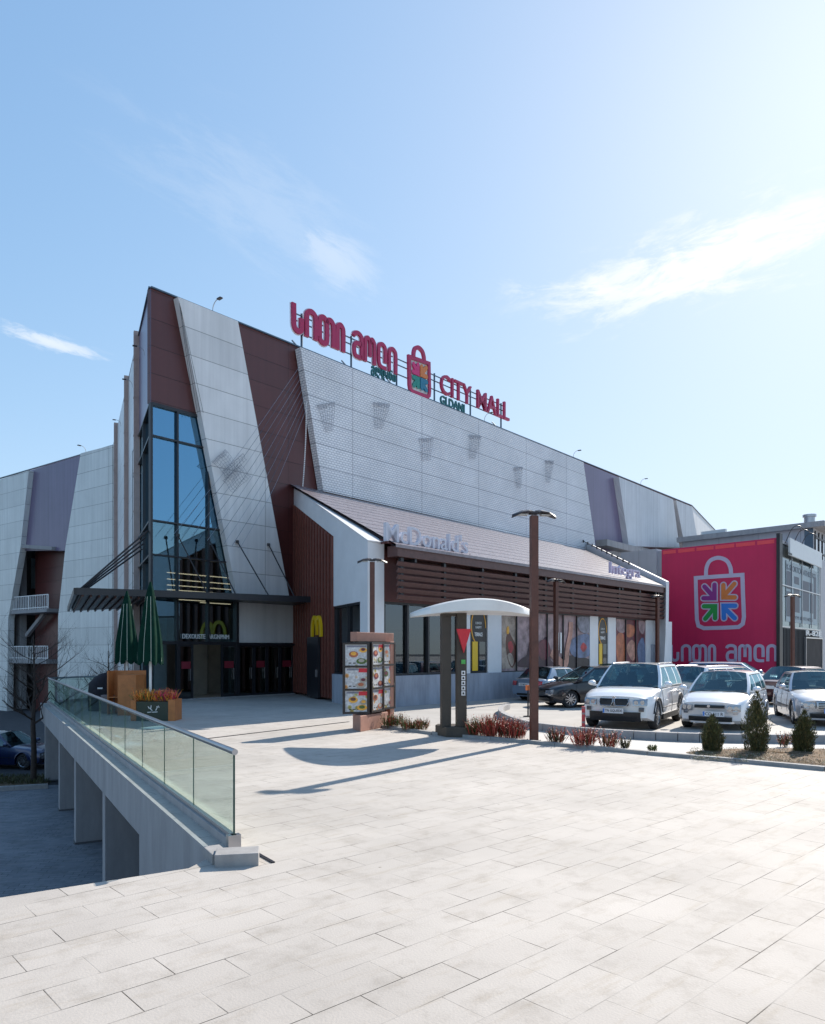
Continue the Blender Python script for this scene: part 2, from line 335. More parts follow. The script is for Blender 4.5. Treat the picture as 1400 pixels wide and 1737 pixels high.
# ------------------------------------------------------------------ geometry helpers
def tag(o, label=None, cat=None, group=None, kind=None):
    if label: o['label'] = label
    if cat: o['category'] = cat
    if group: o['group'] = group
    if kind: o['kind'] = kind
    return o
def wloc(p):
    v = Vector((0, 0, 0))
    while p is not None: v += Vector(p.location); p = p.parent
    return v
def thing(name, label, cat, loc=(0, 0, 0), group=None, rz=0):
    o = bpy.data.objects.new(name, None); COL.objects.link(o); o.location = loc; o.rotation_euler = (0, 0, rz)
    o.empty_display_size = .2
    return tag(o, label, cat, group)
class MB:
    def __init__(s): s.v = []; s.f = []; s.mi = []; s.uv = []; s.cur = 0
    def face(s, pts, uvs=None):
        i = len(s.v); s.v += [tuple(p) for p in pts]; s.f.append(tuple(range(i, i + len(pts)))); s.mi.append(s.cur)
        s.uv.append(uvs if uvs else [(p[0] + p[1] * .3, p[2]) for p in pts])
    def box(s, c, size, rz=0, ax=None):
        """box with centre c; size along local x y z; ax optional 3x3 columns"""
        hx, hy, hz = size[0] / 2, size[1] / 2, size[2] / 2
        if ax is None:
            cc, ss = math.cos(rz), math.sin(rz); ax = (Vector((cc, ss, 0)), Vector((-ss, cc, 0)), Vector((0, 0, 1)))
        c = Vector(c)
        P = {}
        for i in (-1, 1):
            for j in (-1, 1):
                for k in (-1, 1): P[i, j, k] = c + ax[0] * (hx * i) + ax[1] * (hy * j) + ax[2] * (hz * k)
        for q in (((-1, -1, -1), (-1, 1, -1), (1, 1, -1), (1, -1, -1)), ((-1, -1, 1), (1, -1, 1), (1, 1, 1), (-1, 1, 1)),
                  ((-1, -1, -1), (1, -1, -1), (1, -1, 1), (-1, -1, 1)), ((1, 1, -1), (-1, 1, -1), (-1, 1, 1), (1, 1, 1)),
                  ((1, -1, -1), (1, 1, -1), (1, 1, 1), (1, -1, 1)), ((-1, 1, -1), (-1, -1, -1), (-1, -1, 1), (-1, 1, 1))):
            s.face([P[t] for t in q])
    def bar(s, a, b, wd, hg=None):
        """rectangular bar from a to b"""
        a = Vector(a); b = Vector(b); d = (b - a); L = d.length; d.normalize()
        up = Vector((0, 0, 1)) if abs(d.z) < .95 else Vector((0, 1, 0))
        y = up.cross(d).normalized(); z = d.cross(y)
        s.box((a + b) / 2, (L, wd, hg or wd), ax=(d, y, z))
    def tube(s, pts, r, n=8, cap=True):
        """tube along pts; r a number or one per point"""
        pts = [Vector(p) for p in pts]; rr = r if isinstance(r, (list, tuple)) else [r] * len(pts)
        rings = []; prev = None
        for i, p in enumerate(pts):
            d = (pts[min(i + 1, len(pts) - 1)] - pts[max(i - 1, 0)]).normalized()
            if prev is None: prev = d.orthogonal().normalized()
            x = (prev - d * prev.dot(d)).normalized(); prev = x; y = d.cross(x)
            rings.append([p + (x * math.cos(2 * math.pi * k / n) + y * math.sin(2 * math.pi * k / n)) * rr[i] for k in range(n)])
        base = len(s.v)
        for rg in rings: s.v += [tuple(q) for q in rg]
        def add(idx):
            s.f.append(tuple(idx)); s.mi.append(s.cur); s.uv.append([(s.v[q][0], s.v[q][2]) for q in idx])
        for i in range(len(rings) - 1):
            for k in range(n):
                k2 = (k + 1) % n
                add((base + i * n + k, base + i * n + k2, base + (i + 1) * n + k2, base + (i + 1) * n + k))
        if cap:
            add([base + k for k in range(n)][::-1]); add([base + (len(rings) - 1) * n + k for k in range(n)])
    def grid(s, rows, closed=False):
        """rows of points -> shared-vertex sheet"""
        base = len(s.v); n = len(rows[0])
        for rw in rows: s.v += [tuple(q) for q in rw]
        for i in range(len(rows) - 1):
            for k in range(n if closed else n - 1):
                k2 = (k + 1) % n
                idx = (base + i * n + k, base + i * n + k2, base + (i + 1) * n + k2, base + (i + 1) * n + k)
                s.f.append(idx); s.mi.append(s.cur); s.uv.append([(s.v[q][0], s.v[q][2]) for q in idx])
    def prism(s, poly, z0, z1):
        """vertical prism over plan polygon"""
        n = len(poly)
        a = sum(poly[i][0] * poly[(i + 1) % n][1] - poly[(i + 1) % n][0] * poly[i][1] for i in range(n))
        if a < 0: poly = poly[::-1]
        s.face([(x, y, z1) for x, y in poly]); s.face([(x, y, z0) for x, y in poly[::-1]])
        for i in range(n):
            (x0, y0), (x1, y1) = poly[i], poly[(i + 1) % n]; L = math.hypot(x1 - x0, y1 - y0)
            s.face([(x0, y0, z0), (x1, y1, z0), (x1, y1, z1), (x0, y0, z1)], [(0, z0), (L, z0), (L, z1), (0, z1)])
    def build(s, name, mats, parent=None, world=True, smooth=0, merge=False, bevel=0):
        if parent is not None and world: off = wloc(parent)
        else: off = Vector((0, 0, 0))
        me = bpy.data.meshes.new(name)
        me.from_pydata([(x - off.x, y - off.y, z - off.z) for x, y, z in s.v], [], s.f)
        if not isinstance(mats, (list, tuple)): mats = [mats]
        for m in mats: me.materials.append(M(m) if isinstance(m, str) else m)
        if len(mats) > 1: me.polygons.foreach_set('material_index', s.mi)
        uvl = me.uv_layers.new(name='UVMap'); flat = []
        for u in s.uv:
            for p in u: flat += [p[0], p[1]]
        uvl.data.foreach_set('uv', flat)
        if merge or bevel:
            bm = bmesh.new(); bm.from_mesh(me); bmesh.ops.remove_doubles(bm, verts=bm.verts, dist=1e-4)
            bmesh.ops.dissolve_degenerate(bm, dist=1e-5, edges=bm.edges)
            bmesh.ops.recalc_face_normals(bm, faces=bm.faces)
            if bevel: bmesh.ops.bevel(bm, geom=[e for e in bm.edges if len(e.link_faces) == 2 and e.calc_face_angle(0) > .5], offset=bevel, segments=2, affect='EDGES', profile=.6)
            bm.to_mesh(me); bm.free()
        if smooth:
            me.polygons.foreach_set('use_smooth', [True] * len(me.polygons))
            me.set_sharp_from_angle(angle=R(smooth))
        me.update()
        o = bpy.data.objects.new(name, me); COL.objects.link(o)
        if parent is not None: o.parent = parent
        return o
def dup(root, loc=None, rz=None, label=None, scale=None):
    def cp(o, par):
        c = o.copy(); COL.objects.link(c); c.parent = par
        for ch in list(KIDS.get(o.name, [])): cp(ch, c)
        return c
    KIDS = {}
    for ob in COL.objects:
        if ob.parent is not None: KIDS.setdefault(ob.parent.name, []).append(ob)
    r = cp(root, None)
    if loc is not None: r.location = loc
    if rz is not None: r.rotation_euler = (0, 0, rz)
    if scale: r.scale = (scale,) * 3
    if label: r['label'] = label
    return r

def gp(u, v, z=0.0):
    Y = (EYE - z) * FPX / (v - CY); return ((u - CX) / FPX * Y, Y)
def py(u, v, Y): return ((u - CX) / FPX * Y, Y, EYE + (CY - v) / FPX * Y)
class Plane:
    """vertical wall plane: origin (x,y), unit direction along the wall, outward normal towards the viewer's side"""
    def __init__(s, p0, d, flip=False):
        L = math.hypot(*d); s.p = Vector((p0[0], p0[1])); s.d = Vector((d[0] / L, d[1] / L)); s.n = Vector((s.d.y, -s.d.x))
        if flip: s.n = -s.n
    def sz(s, u, v, off=0):
        k = (u - CX) / FPX; p = s.p + s.n * off
        # p + d t = (k Y, Y)
        t = (k * p.y - p.x) / (s.d.x - k * s.d.y); Y = p.y + s.d.y * t
        return (t, EYE + (CY - v) / FPX * Y)
    def w(s, t, z, off=0):
        q = s.p + s.d * t + s.n * off; return Vector((q.x, q.y, z))
    def plate(s, mb, pts, off, th, px=True):
        """solid plate whose face stands 'off' proud of the plane"""
        P = [s.sz(u, v, off) if px else (u, v) for u, v in pts]
        ar = sum(P[i][0] * P[(i + 1) % len(P)][1] - P[(i + 1) % len(P)][0] * P[i][1] for i in range(len(P)))
        same = (s.n.x * s.d.y - s.n.y * s.d.x) > 0
        if (ar > 0) != same: P = P[::-1]
        mb.face([s.w(t, z, off) for t, z in P], [(t, z) for t, z in P])
        mb.face([s.w(t, z, off - th) for t, z in P[::-1]], [(t, z) for t, z in P[::-1]])
        for i in range(len(P)):
            a, b = P[i], P[(i + 1) % len(P)]
            mb.face([s.w(*b, off), s.w(*a, off), s.w(*a, off - th), s.w(*b, off - th)], [(b[0], b[1]), (a[0], a[1]), (a[0] + th, a[1]), (b[0] + th, b[1])])
    def ribbon(s, mb, pts, wd, off, th, px=True, closed=False):
        """stroke of constant width along a polyline lying in the plane, extruded backwards"""
        P = [Vector(s.sz(u, v, off)) if px else Vector((u, v)) for u, v in pts]
        n = len(P); Lf = []; Rt = []
        for i in range(n):
            a = P[i - 1] if (i > 0 or closed) else None; b = P[(i + 1) % n] if (i < n - 1 or closed) else None
            d1 = (P[i] - a).normalized() if a is not None else None; d2 = (b - P[i]).normalized() if b is not None else None
            if d1 is None: d1 = d2
            if d2 is None: d2 = d1
            t = (d1 + d2); t = t.normalized() if t.length > 1e-4 else d2
            nn = Vector((-t.y, t.x)); k = 1 / max(.55, nn.dot(Vector((-d2.y, d2.x))))
            Lf.append(P[i] + nn * wd / 2 * k); Rt.append(P[i] - nn * wd / 2 * k)
        m = n if closed else n - 1
        for i in range(m):
            j = (i + 1) % n
            q = [Lf[i], Rt[i], Rt[j], Lf[j]]
            mb.face([s.w(*p, off) for p in q]); mb.face([s.w(*p, off - th) for p in q[::-1]])
            mb.face([s.w(*Lf[j], off), s.w(*Lf[i], off), s.w(*Lf[i], off - th), s.w(*Lf[j], off - th)][::-1])
            mb.face([s.w(*Rt[j], off), s.w(*Rt[i], off), s.w(*Rt[i], off - th), s.w(*Rt[j], off - th)])
        if not closed:
            for i in (0, n - 1): mb.face([s.w(*Lf[i], off), s.w(*Rt[i], off), s.w(*Rt[i], off - th), s.w(*Lf[i], off - th)])
def catmull(pts, n=6, closed=False):
    out_ = []; L = len(pts)
    for i in range(L if closed else L - 1):
        p0 = pts[(i - 1) % L] if (closed or i > 0) else pts[i]; p1 = pts[i]; p2 = pts[(i + 1) % L]; p3 = pts[(i + 2) % L] if (closed or i + 2 < L) else p2
        for k in range(n):
            t = k / n
            out_.append(tuple(.5 * ((2 * p1[a]) + (-p0[a] + p2[a]) * t + (2 * p0[a] - 5 * p1[a] + 4 * p2[a] - p3[a]) * t * t + (-p0[a] + 3 * p1[a] - 3 * p2[a] + p3[a]) * t ** 3) for a in range(len(p1))))
    if not closed: out_.append(tuple(pts[-1]))
    return out_
def text_mesh(mb, body, pl, s0, s1, z0, z1, off, th, bold=0.0, shear=0, cap=True):
    """lettering fitted to a rectangle of the wall plane"""
    cu = bpy.data.curves.new('lettering', 'FONT'); cu.body = body; cu.size = 1; cu.extrude = .1; cu.offset = bold; cu.resolution_u = 3; cu.shear = shear
    ob = bpy.data.objects.new('lettering', cu); COL.objects.link(ob)
    dg = bpy.context.evaluated_depsgraph_get(); me = ob.evaluated_get(dg).to_mesh()
    vs = [v.co.copy() for v in me.vertices]; fs = [tuple(p.vertices) for p in me.polygons]
    if vs:
        x0 = min(v.x for v in vs); x1 = max(v.x for v in vs); y0 = min(v.y for v in vs); y1 = max(v.y for v in vs)
        base = len(mb.v)
        for v in vs:
            s = s0 + (v.x - x0) / (x1 - x0) * (s1 - s0); z = z0 + (v.y - y0) / (y1 - y0) * (z1 - z0)
            mb.v.append(tuple(pl.w(s, z, off - th / 2 + v.z / .1 * th / 2)))
        for f in fs:
            idx = tuple(base + i for i in f); mb.f.append(idx); mb.mi.append(mb.cur); mb.uv.append([(0, 0)] * len(idx))
    ob.evaluated_get(dg).to_mesh_clear(); bpy.data.objects.remove(ob); bpy.data.curves.remove(cu)
def text_px(mb, body, pl, u0, u1, vt, vb, off, th, bold=0.0):
    """same, the rectangle given by its left edge's top/bottom and its right edge in the photo"""
    s0, zt = pl.sz(u0, vt, off); _, zb = pl.sz(u0, vb, off); s1 = pl.sz(u1, vt, off)[0]
    text_mesh(mb, body, pl, s0, s1, zb, zt, off, th, bold)

# ================================================================== SETTING: ground levels
LOW = -2.8
RAIL_P = Vector((-1.81, 7.43)); RAIL_D = Vector((-.507, .862)).normalized(); RAIL_N = Vector((-RAIL_D.y, RAIL_D.x))   # outward, over the drop
def rail(t, off=0, z=0): q = RAIL_P + RAIL_D * t + RAIL_N * off; return Vector((q.x, q.y, z))
RAIL_END = 24.3
m = MB(); m.face([(-1500, -300, LOW - .03), (1500, -300, LOW - .03), (1500, 1500, LOW - .03), (-1500, 1500, LOW - .03)])
tag(m.build('ground', 'asphalt'), kind='structure')
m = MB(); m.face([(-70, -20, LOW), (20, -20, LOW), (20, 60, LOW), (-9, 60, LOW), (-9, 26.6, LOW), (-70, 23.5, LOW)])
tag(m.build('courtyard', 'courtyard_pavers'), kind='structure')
# plaza deck: solid block in the foreground, slab on piers along the glass railing
A0 = Vector((-2.07, 6.76)); dirA = Vector((1.29, .81)).normalized(); farA = A0 - dirA * 60
E0 = rail(-.16, .27); E1 = rail(RAIL_END + .25, .27); E2 = Vector((-12.6, 32.4)); tb = 9.0
solid_t = None
k = (236.5 - CX) / FPX; q0 = RAIL_P + RAIL_N * .27
solid_t = (k * q0.y - q0.x) / (RAIL_D.x - k * RAIL_D.y)
S1 = rail(solid_t, .27); S1i = rail(solid_t, -6)
m = MB(); top = [tuple(farA), tuple(A0), (E0.x, E0.y), (E1.x, E1.y), (-13.0, 31.2), (-11.2, 31.8), (-9.0, 36.0), (0, 110), (300, 110), (300, -60), (-60, -60)]
# coordinates are used directly by the paving shader
m.face([(x, y, 0) for x, y in reversed(top)])
tag(m.build('plaza_pavement', 'stone_paving'), kind='structure')
m = MB()
m.prism([tuple(farA), tuple(A0), (E0.x, E0.y), (S1.x, S1.y), (S1i.x, S1i.y), (8, -40), (-60, -60)], LOW, -.004)       # retaining block
q_ = [rail(solid_t + .05, .1), rail(RAIL_END + .1, .1)]
m.prism([(q_[0].x, q_[0].y), (q_[1].x, q_[1].y), (-12.9, 31.0), (-11.2, 31.8), (-6, 36), (6, 36), (S1i.x + .4, S1i.y)], -.30, -.006)  # suspended slab
m.prism([(S1.x - 0, S1.y), (E1.x, E1.y), (rail(RAIL_END, -.1).x, rail(RAIL_END, -.1).y), (rail(solid_t, -.1).x, rail(solid_t, -.1).y)], -.62, -.004)   # edge beam
m.prism([(E1.x, E1.y), (-13.0, 31.2), (-11.2, 31.8), (-11, 31.4), (-12.6, 30.8), (rail(RAIL_END, -.1).x, rail(RAIL_END, -.1).y)], -.62, -.005)
b7 = rail(solid_t, -7); b8 = rail(40, -7)
m.prism([(b7.x, b7.y), (b8.x, b8.y), (b8.x + .4, b8.y), (b7.x + .4, b7.y)], LOW, -.33)
tag(m.build('plaza_deck', 'grey_concrete'), kind='structure')
# low stone step closing the end of the railing
m = MB(); m.box((-1.66, 6.93, .055), (.40, .26, .13), rz=.18)
m.box((-1.9, 7.06, .045), (.16, .34, .10), rz=.53)
t_ = thing('end_stone', 'small grey stone block at the near foot of the glass railing', 'stone block', (-1.66, 6.93, 0))
m.build('block', 'kerb_stone', t_, bevel=.008)
# piers under the slab
first = None
t_ = thing('slab_pier', 'nearest grey concrete pier under the glass-railed walkway', 'pier', (0, 0, LOW), group='concrete piers under the walkway')
m = MB(); m.box((0, 0, (LOW * -1 - .62) / 2), (.95, .34, -LOW - .62)); m.build('shaft', 'grey_concrete', t_, world=False, bevel=.012)
m = MB(); m.box((0, 0, .02), (1.0, .39, .05)); m.build('foot', 'dark_concrete', t_, world=False)
labs = ['nearest grey concrete pier under the glass-railed walkway', 'second nearest concrete pier under the glass-railed walkway', 'third concrete pier from the camera under the walkway',
        'far concrete pier with bolt holes beneath the railing corner']
angp = math.atan2(RAIL_N.y, RAIL_N.x)
KIDS0 = None
for i, u in enumerate((176, 127, 100, 76)):
    kk = (u - CX) / FPX; q = RAIL_P + RAIL_N * .22
    tt = (kk * q.y - q.x) / (RAIL_D.x - kk * RAIL_D.y)
    pos = rail(tt + .1, -.27, LOW)
    o = t_ if i == 0 else dup(t_)
    o.location = pos; o.rotation_euler = (0, 0, angp); o['label'] = labs[i]
# parking lot and road in front of the restaurant
kerbpx = [(648, 1234), (735, 1246), (890, 1260), (1000, 1270), (1100, 1280), (1250, 1293), (1400, 1307), (1700, 1335)]
kerb = [gp(*p) for p in kerbpx]
m = MB(); m.face([(x, y, .004) for x, y in kerb] + [(120, 15, .004), (120, 100, .004), (4, 100, .004), (-1.0, 25.4, .004)])
tag(m.build('parking_lot', 'concrete_lot'), kind='structure')
def kerb_run(pts, w_, h, name, label, mat='kerb_stone', seg=1.0):
    t = thing(name, label, 'kerb', (pts[0][0], pts[0][1], 0))
    m = MB()
    # cut into stones with fine joints
    acc = []
    for i in range(len(pts) - 1):
        a = Vector(pts[i]); b = Vector(pts[i + 1]); L = (b - a).length; n = max(1, round(L / seg))
        for j in range(n): acc.append((a.lerp(b, j / n), a.lerp(b, (j + 1) / n)))
    for a, b in acc:
        d = (b - a); L = d.length; ang = math.atan2(d.y, d.x); c = (a + b) / 2
        m.box((c.x, c.y, h / 2 - .01), (L - .008, w_, h + .02), rz=ang)
    m.build('stones', mat, t, bevel=.008); return t
kerb_run(kerb, .13, .07, 'plaza_kerb', 'low stone kerb edging the pale plaza in front of the shrubs')
ck = [gp(u, v) for u, v in ((862, 1203), (851, 1208), (851, 1216), (864, 1224), (886, 1232), (925, 1240), (1010, 1249), (1150, 1257), (1290, 1260), (1400, 1261), (1600, 1262))]
ck = catmull(ck, 4)
kerb_run(ck, .16, .19, 'curved_kerb', 'raised curved concrete kerb along the front of the parked cars', 'grey_concrete', .9)
m = MB(); pth = [gp(u, v) for u, v in ((905, 1243), (1010, 1252), (1150, 1261), (1400, 1266), (1600, 1268))]
lo = [gp(u, v) for u, v in ((1700, 1332), (1400, 1303), (1250, 1289), (1100, 1276), (1000, 1266), (905, 1257))]
m.face([(x, y, .008) for x, y in pth + lo]); tag(m.build('path', 'path_concrete'), kind='structure')
m = MB(); sp = [gp(u, v) for u, v in ((1168, 1276), (1230, 1273), (1300, 1271), (1400, 1273), (1560, 1277), (1640, 1322), (1400, 1302), (1280, 1290.5), (1180, 1281))]
sp2 = catmull(sp, 5, closed=True)
c_ = Vector((sum(p[0] for p in sp2) / len(sp2), sum(p[1] for p in sp2) / len(sp2)))
rows = []
for f, z in ((1, .012), (.93, .035), (.8, .05), (.5, .06), (.02, .06)):
    rows.append([((p[0] - c_.x) * f + c_.x, (p[1] - c_.y) * f + c_.y, z + (random.uniform(-.012, .015) if f < 1 else 0)) for p in sp2])
m.grid(rows, closed=True); tag(m.build('planting_bed_soil', 'soil', smooth=60), kind='structure')
m = MB(); a = gp(345, 1254); b = gp(592, 1224.5); m.bar((a[0], a[1], .003), (b[0], b[1], .003), .07, .012)
t_ = thing('drain_channel', 'narrow dark drain line across the paving left of the menu board', 'drain', (b[0], b[1], 0)); m.build('grate', 'black_metal', t_)
m = MB(); a = gp(434, 1447); b = gp(464, 1464); m.bar((a[0], a[1], .004), (b[0], b[1], .004), .035, .014)
t_ = thing('drain_slot', 'short dark slot in the paving beside the end stone', 'drain', (b[0], b[1], 0)); m.build('slot', 'black_metal', t_)
# lower car park strip
m = MB(); gpl = lambda u, v: gp(u, v, LOW)
pp = [gpl(-500, 1365), gpl(82, 1334), gpl(82, 1316), gpl(-500, 1335)]
m.face([(x, y, LOW + .02) for x, y in pp]); tag(m.build('lower_planting_soil', 'soil'), kind='structure')
kerb_run([(gpl(-500, 1372)), (gpl(82, 1337))], .16, .16, 'lower_kerb', 'grey kerb between the shaded courtyard and the lower car park')
bpy.data.objects['lower_kerb'].location.z = LOW

# ================================================================== SHOPPING CENTRE
P0 = Vector((-10.5, 29.3)); Fp = Plane(P0, (.66, .751)); Lp = Plane(P0, (-.43, .903), flip=True)
W0 = Vector((-21, 51.6)); Wp = Plane(W0, (-.81, .587), flip=True); HZ = 16.6
Fend = Fp.w(Fp.sz(1173, 858)[0], 0); Rend = (37.6, 90)
mall = thing('shopping_centre', 'large shopping centre clad in maroon, white and mesh panels with a corner glass tower', 'building', (P0.x, P0.y, 0))
def plate(name, mat, pl, pts, off, th, par=mall, px=True, **kw):
    m = MB(); pl.plate(m, pts, off, th, px); return m.build(name, mat, par, **kw)
def rect(pl, u0, u1, z0, z1, off=0):
    s0 = pl.sz(u0, 1000, off)[0]; s1 = pl.sz(u1, 1000, off)[0]; return [(s0, z0), (s1, z0), (s1, z1), (s0, z1)]
GZ = [Fp.sz(256.5, v)[1] for v in (683, 738, 882, 940, 1010, 1090)]
s_1, s_2, s_3 = Fp.sz(256.5, 490), Fp.sz(306, 509), Fp.sz(352, 706)
plate('corner_wall', 'maroon_cladding', Fp, [(0, HZ), (s_2[0], HZ), s_3, (0, GZ[0])], 0, .25, px=False)
m = MB(); sA = [Fp.sz(*p) for p in ((400, 547), (492, 1020), (499, 1020))]; s9 = Fp.sz(1173, 858)[0]
Fp.plate(m, [(sA[0][0], HZ), (s9, HZ), (s9, -.05), (sA[2][0], -.05), (sA[2][0], sA[2][1]), (sA[1][0], sA[1][1])], 0, .25, px=False)
m.build('long_wall', 'maroon_cladding', mall)
plate('leaning_panel', 'white_cladding', Fp, [(302, 503), (404, 545), (492, 1018), (402, 1009)], .35, .34)
plate('lower_panel', 'plain_white_cladding', Fp, [(403, 1018), (499, 1022), (499, 1090.5), (403, 1090)], .04, .2)
plate('screen_panel', 'pressed_screen', Fp, [(510, 589), (990, 784), (1012, 937), (549, 833)], .45, .40)
plate('screen_back', 'dark_concrete', Fp, [(514, 595), (985, 786), (1005, 934), (552, 830)], .04, .03)
plate('violet_panel', 'violet_cladding', Fp, [(990, 785), (1051, 810), (1068, 932), (1012, 937)], .06, .05)
plate('white_panel', 'grey_cladding', Fp, [(1050, 809), (1142, 847), (1153, 929), (1067, 926)], .55, .5)
plate('violet_panel', 'violet_cladding', Fp, [(1140, 847), (1150, 851), (1160, 917), (1152, 920)], .06, .05)
plate('white_panel', 'grey_cladding', Fp, [(1147, 848.5), (1174, 859.5), (1184, 917), (1160, 917)], .55, .5)
plate('base_wall', 'grey_cladding', Fp, rect(Fp, 1010, 1180, 0, 11.2), .03, .02, px=False)
plate('ledge', 'grey_concrete', Fp, rect(Fp, 1010, 1066, 10.3, 10.8), 1.0, 1.0, px=False)
# receding end wall
En = Plane((Fend.x, Fend.y), (Rend[0] - Fend.x, Rend[1] - Fend.y))
Le = math.hypot(Rend[0] - Fend.x, Rend[1] - Fend.y)
plate('end_wall', 'plain_white_cladding', En, [(0, 0), (Le, 0), (Le, HZ), (0, HZ)], 0, .25, px=False)
# left return of the corner tower
sF1, sF2, sF3 = (Lp.sz(u, 900)[0] for u in (236, 218.5, 200)); sW = (W0 - P0).length; sg = Lp.sz(227, 900)[0]
plate('tower_side', 'violet_cladding', Lp, [(0, GZ[0]), (sF1, GZ[0]), (sF1, HZ), (0, HZ)], .004, .02, px=False)
plate('side_wall', 'white_cladding', Lp, [(sg, LOW), (sW, LOW), (sW, HZ), (sF1, HZ), (sF1, GZ[0] - .01), (sg, GZ[0] - .01)], 0, .2, px=False)
plate('base_plinth', 'grey_concrete', Lp, [(0, LOW), (sg, LOW), (sg, -.01), (0, -.01)], 0, .2, px=False)
simple('fin_beige', (.40, .30, .27), .5, var=.1)
for i, sf in enumerate((sF1, sF2, sF3)):
    m = MB(); z0 = LOW
    ax = (Vector((Lp.d.x, Lp.d.y, 0)), Vector((Lp.n.x, Lp.n.y, 0)), Vector((0, 0, 1)))
    m.box(Lp.w(sf, (z0 + HZ) / 2 + .1, .10), (.24, .26, HZ - z0 + .2), ax=ax)
    for j in range(9): m.box(Lp.w(sf, 1.5 + j * 1.75, .10), (.27, .29, .05), ax=ax)
    m.build('wall_fin', 'fin_beige', mall)
    m = MB(); sn = (sF2, sF3, sW)[i]
    # facet between fins, leaning out a little
    a = Lp.w(sf + .14, 0, .06); b = Lp.w(sn - .14, 0, .02)
    pl = Plane((a.x, a.y), (b.x - a.x, b.y - a.y), flip=True); LL = (b - a).length
    pl.plate(m, [(0, LOW), (LL, LOW), (LL, HZ), (0, HZ)], 0, .1, px=False); m.build('side_facet', 'white_cladding', mall)
# corner glazing
def zline(z0, z1, pl, sa, sb, off): return [(sa, z0), (sb, z0), (sb, z1), (sa, z1)]
sEdge = lambda z: None
eT = Fp.sz(343, 703); eB = Fp.sz(402, 1010); eG = Fp.sz(402, 1091)[0]
def edge_s(z):
    if z < eB[1]: return eB[0]
    return eT[0] + (eB[0] - eT[0]) * (eT[1] - z) / (eT[1] - eB[1])
m = MB(); Fp.plate(m, [(0, GZ[2]), (edge_s(GZ[2]), GZ[2]), (edge_s(GZ[0]), GZ[0]), (0, GZ[0])], -.06, .02, px=False); m.build('upper_glazing', 'curtain_glass', mall)
m = MB(); Fp.plate(m, [(0, GZ[5]), (eB[0], GZ[5]), (eB[0], eB[1]), (edge_s(GZ[2]), GZ[2]), (0, GZ[2])], -.06, .02, px=False); m.build('lower_glazing', 'hall_glass', mall)
m = MB(); Lp.plate(m, [(0, 0), (sg, 0), (sg, GZ[0]), (0, GZ[0])], -.06, .02, px=False); m.build('side_glazing', 'curtain_glass_pale', mall)
m = MB()
axF = (Vector((Fp.d.x, Fp.d.y, 0)), Vector((Fp.n.x, Fp.n.y, 0)), Vector((0, 0, 1)))
def vbar(pl, s, z0, z1, wd=.07, dp=.16, off=-.02):
    ax = (Vector((pl.d.x, pl.d.y, 0)), Vector((pl.n.x, pl.n.y, 0)), Vector((0, 0, 1))); m.box(pl.w(s, (z0 + z1) / 2, off), (wd, dp, z1 - z0), ax=ax)
def hbar(pl, s0, s1, z, wd=.06, dp=.15, off=-.02):
    ax = (Vector((pl.d.x, pl.d.y, 0)), Vector((pl.n.x, pl.n.y, 0)), Vector((0, 0, 1))); m.box(pl.w((s0 + s1) / 2, z, off), (abs(s1 - s0), dp, wd), ax=ax)
s300 = Fp.sz(301, 900)[0]; s353 = Fp.sz(353.5, 900)[0]
vbar(Fp, .02, 0, GZ[0], .10, .16); vbar(Fp, s300, 0, GZ[0], .07); vbar(Fp, s353, GZ[5], eT[1] - (s353 - eT[0]) / (eB[0] - eT[0]) * (eT[1] - eB[1]) if s353 > eT[0] else GZ[0])
vbar(Fp, eB[0], 0, eB[1], .12, .2)
for z in GZ[1:5]: hbar(Fp, .05, edge_s(z), z)
hbar(Fp, .05, edge_s(GZ[0]), GZ[0] - .03, .12); hbar(Fp, .05, eB[0], GZ[5], .13)
a = Fp.w(*eT, .02); b = Fp.w(*eB, .02); m.bar(a, b, .1, .12)
for s in (sg * .33, sg * .66, sg): vbar(Lp, s, 0, GZ[0], .06)
for z in GZ[:5]: hbar(Lp, .05, sg, z - .03, .07)
m.build('glazing_frame', 'dark_frame', mall)
# inside of the glass tower
inn = thing('entrance_hall', 'dim entrance hall behind the glass corner with rows of warm strip lights', 'interior', (P0.x, P0.y, 0))
m = MB()
a = Fp.w(.3, 0, -7); b = Fp.w(10.5, 0, -7); c = Fp.w(10.5, 0, -.3)
for z in (.01,):
    m.face([Fp.w(.1, z, -.1), Fp.w(10.5, z, -.1), Fp.w(10.5, z, -7), Lp.w(7, z, -.3)])
m.build('floor', 'interior_cream', inn)
m = MB(); Fp.plate(m, [(2.9, 0), (11, 0), (11, 16), (2.9, 16)], -6.0, .2, px=False); m.build('back_wall', 'interior_wall', inn)
m = MB()
for z in (4.5, 8.2): m.box(Fp.w(6.9, z, -4.0), (8.0, 3.0, .35), ax=axF)
m.box(Fp.w(7, GZ[2] + .3, -4.2), (7.6, 2.6, .25), ax=axF); m.build('gallery', 'interior_dark', inn)
m = MB(); Fp.plate(m, rect(Fp, 328, 352, 0, 3.0, -3), -3, .1, px=False); Fp.plate(m, rect(Fp, 354, 374, 0, 3.0, -3.6), -3.6, .1, px=False); m.build('inner_screen', 'interior_cream', inn)
m = MB(); Fp.plate(m, rect(Fp, 262, 283, 0, 7.4, -1.6), -1.6, .3, px=False); Fp.plate(m, rect(Fp, 392, 400, 0, 4, -1.2), -1.2, .2, px=False); m.build('lift_column', 'blind_fabric', inn)
for u_ in (447, 466, 489):
    m = MB(); c_ = Fp.w(Fp.sz(u_, 1150, -1.3)[0], 0, -1.3); m.tube([(c_.x, c_.y, .01), (c_.x, c_.y, 3.0)], .16, 12); m.build('inner_column', 'blind_fabric', inn, smooth=40)
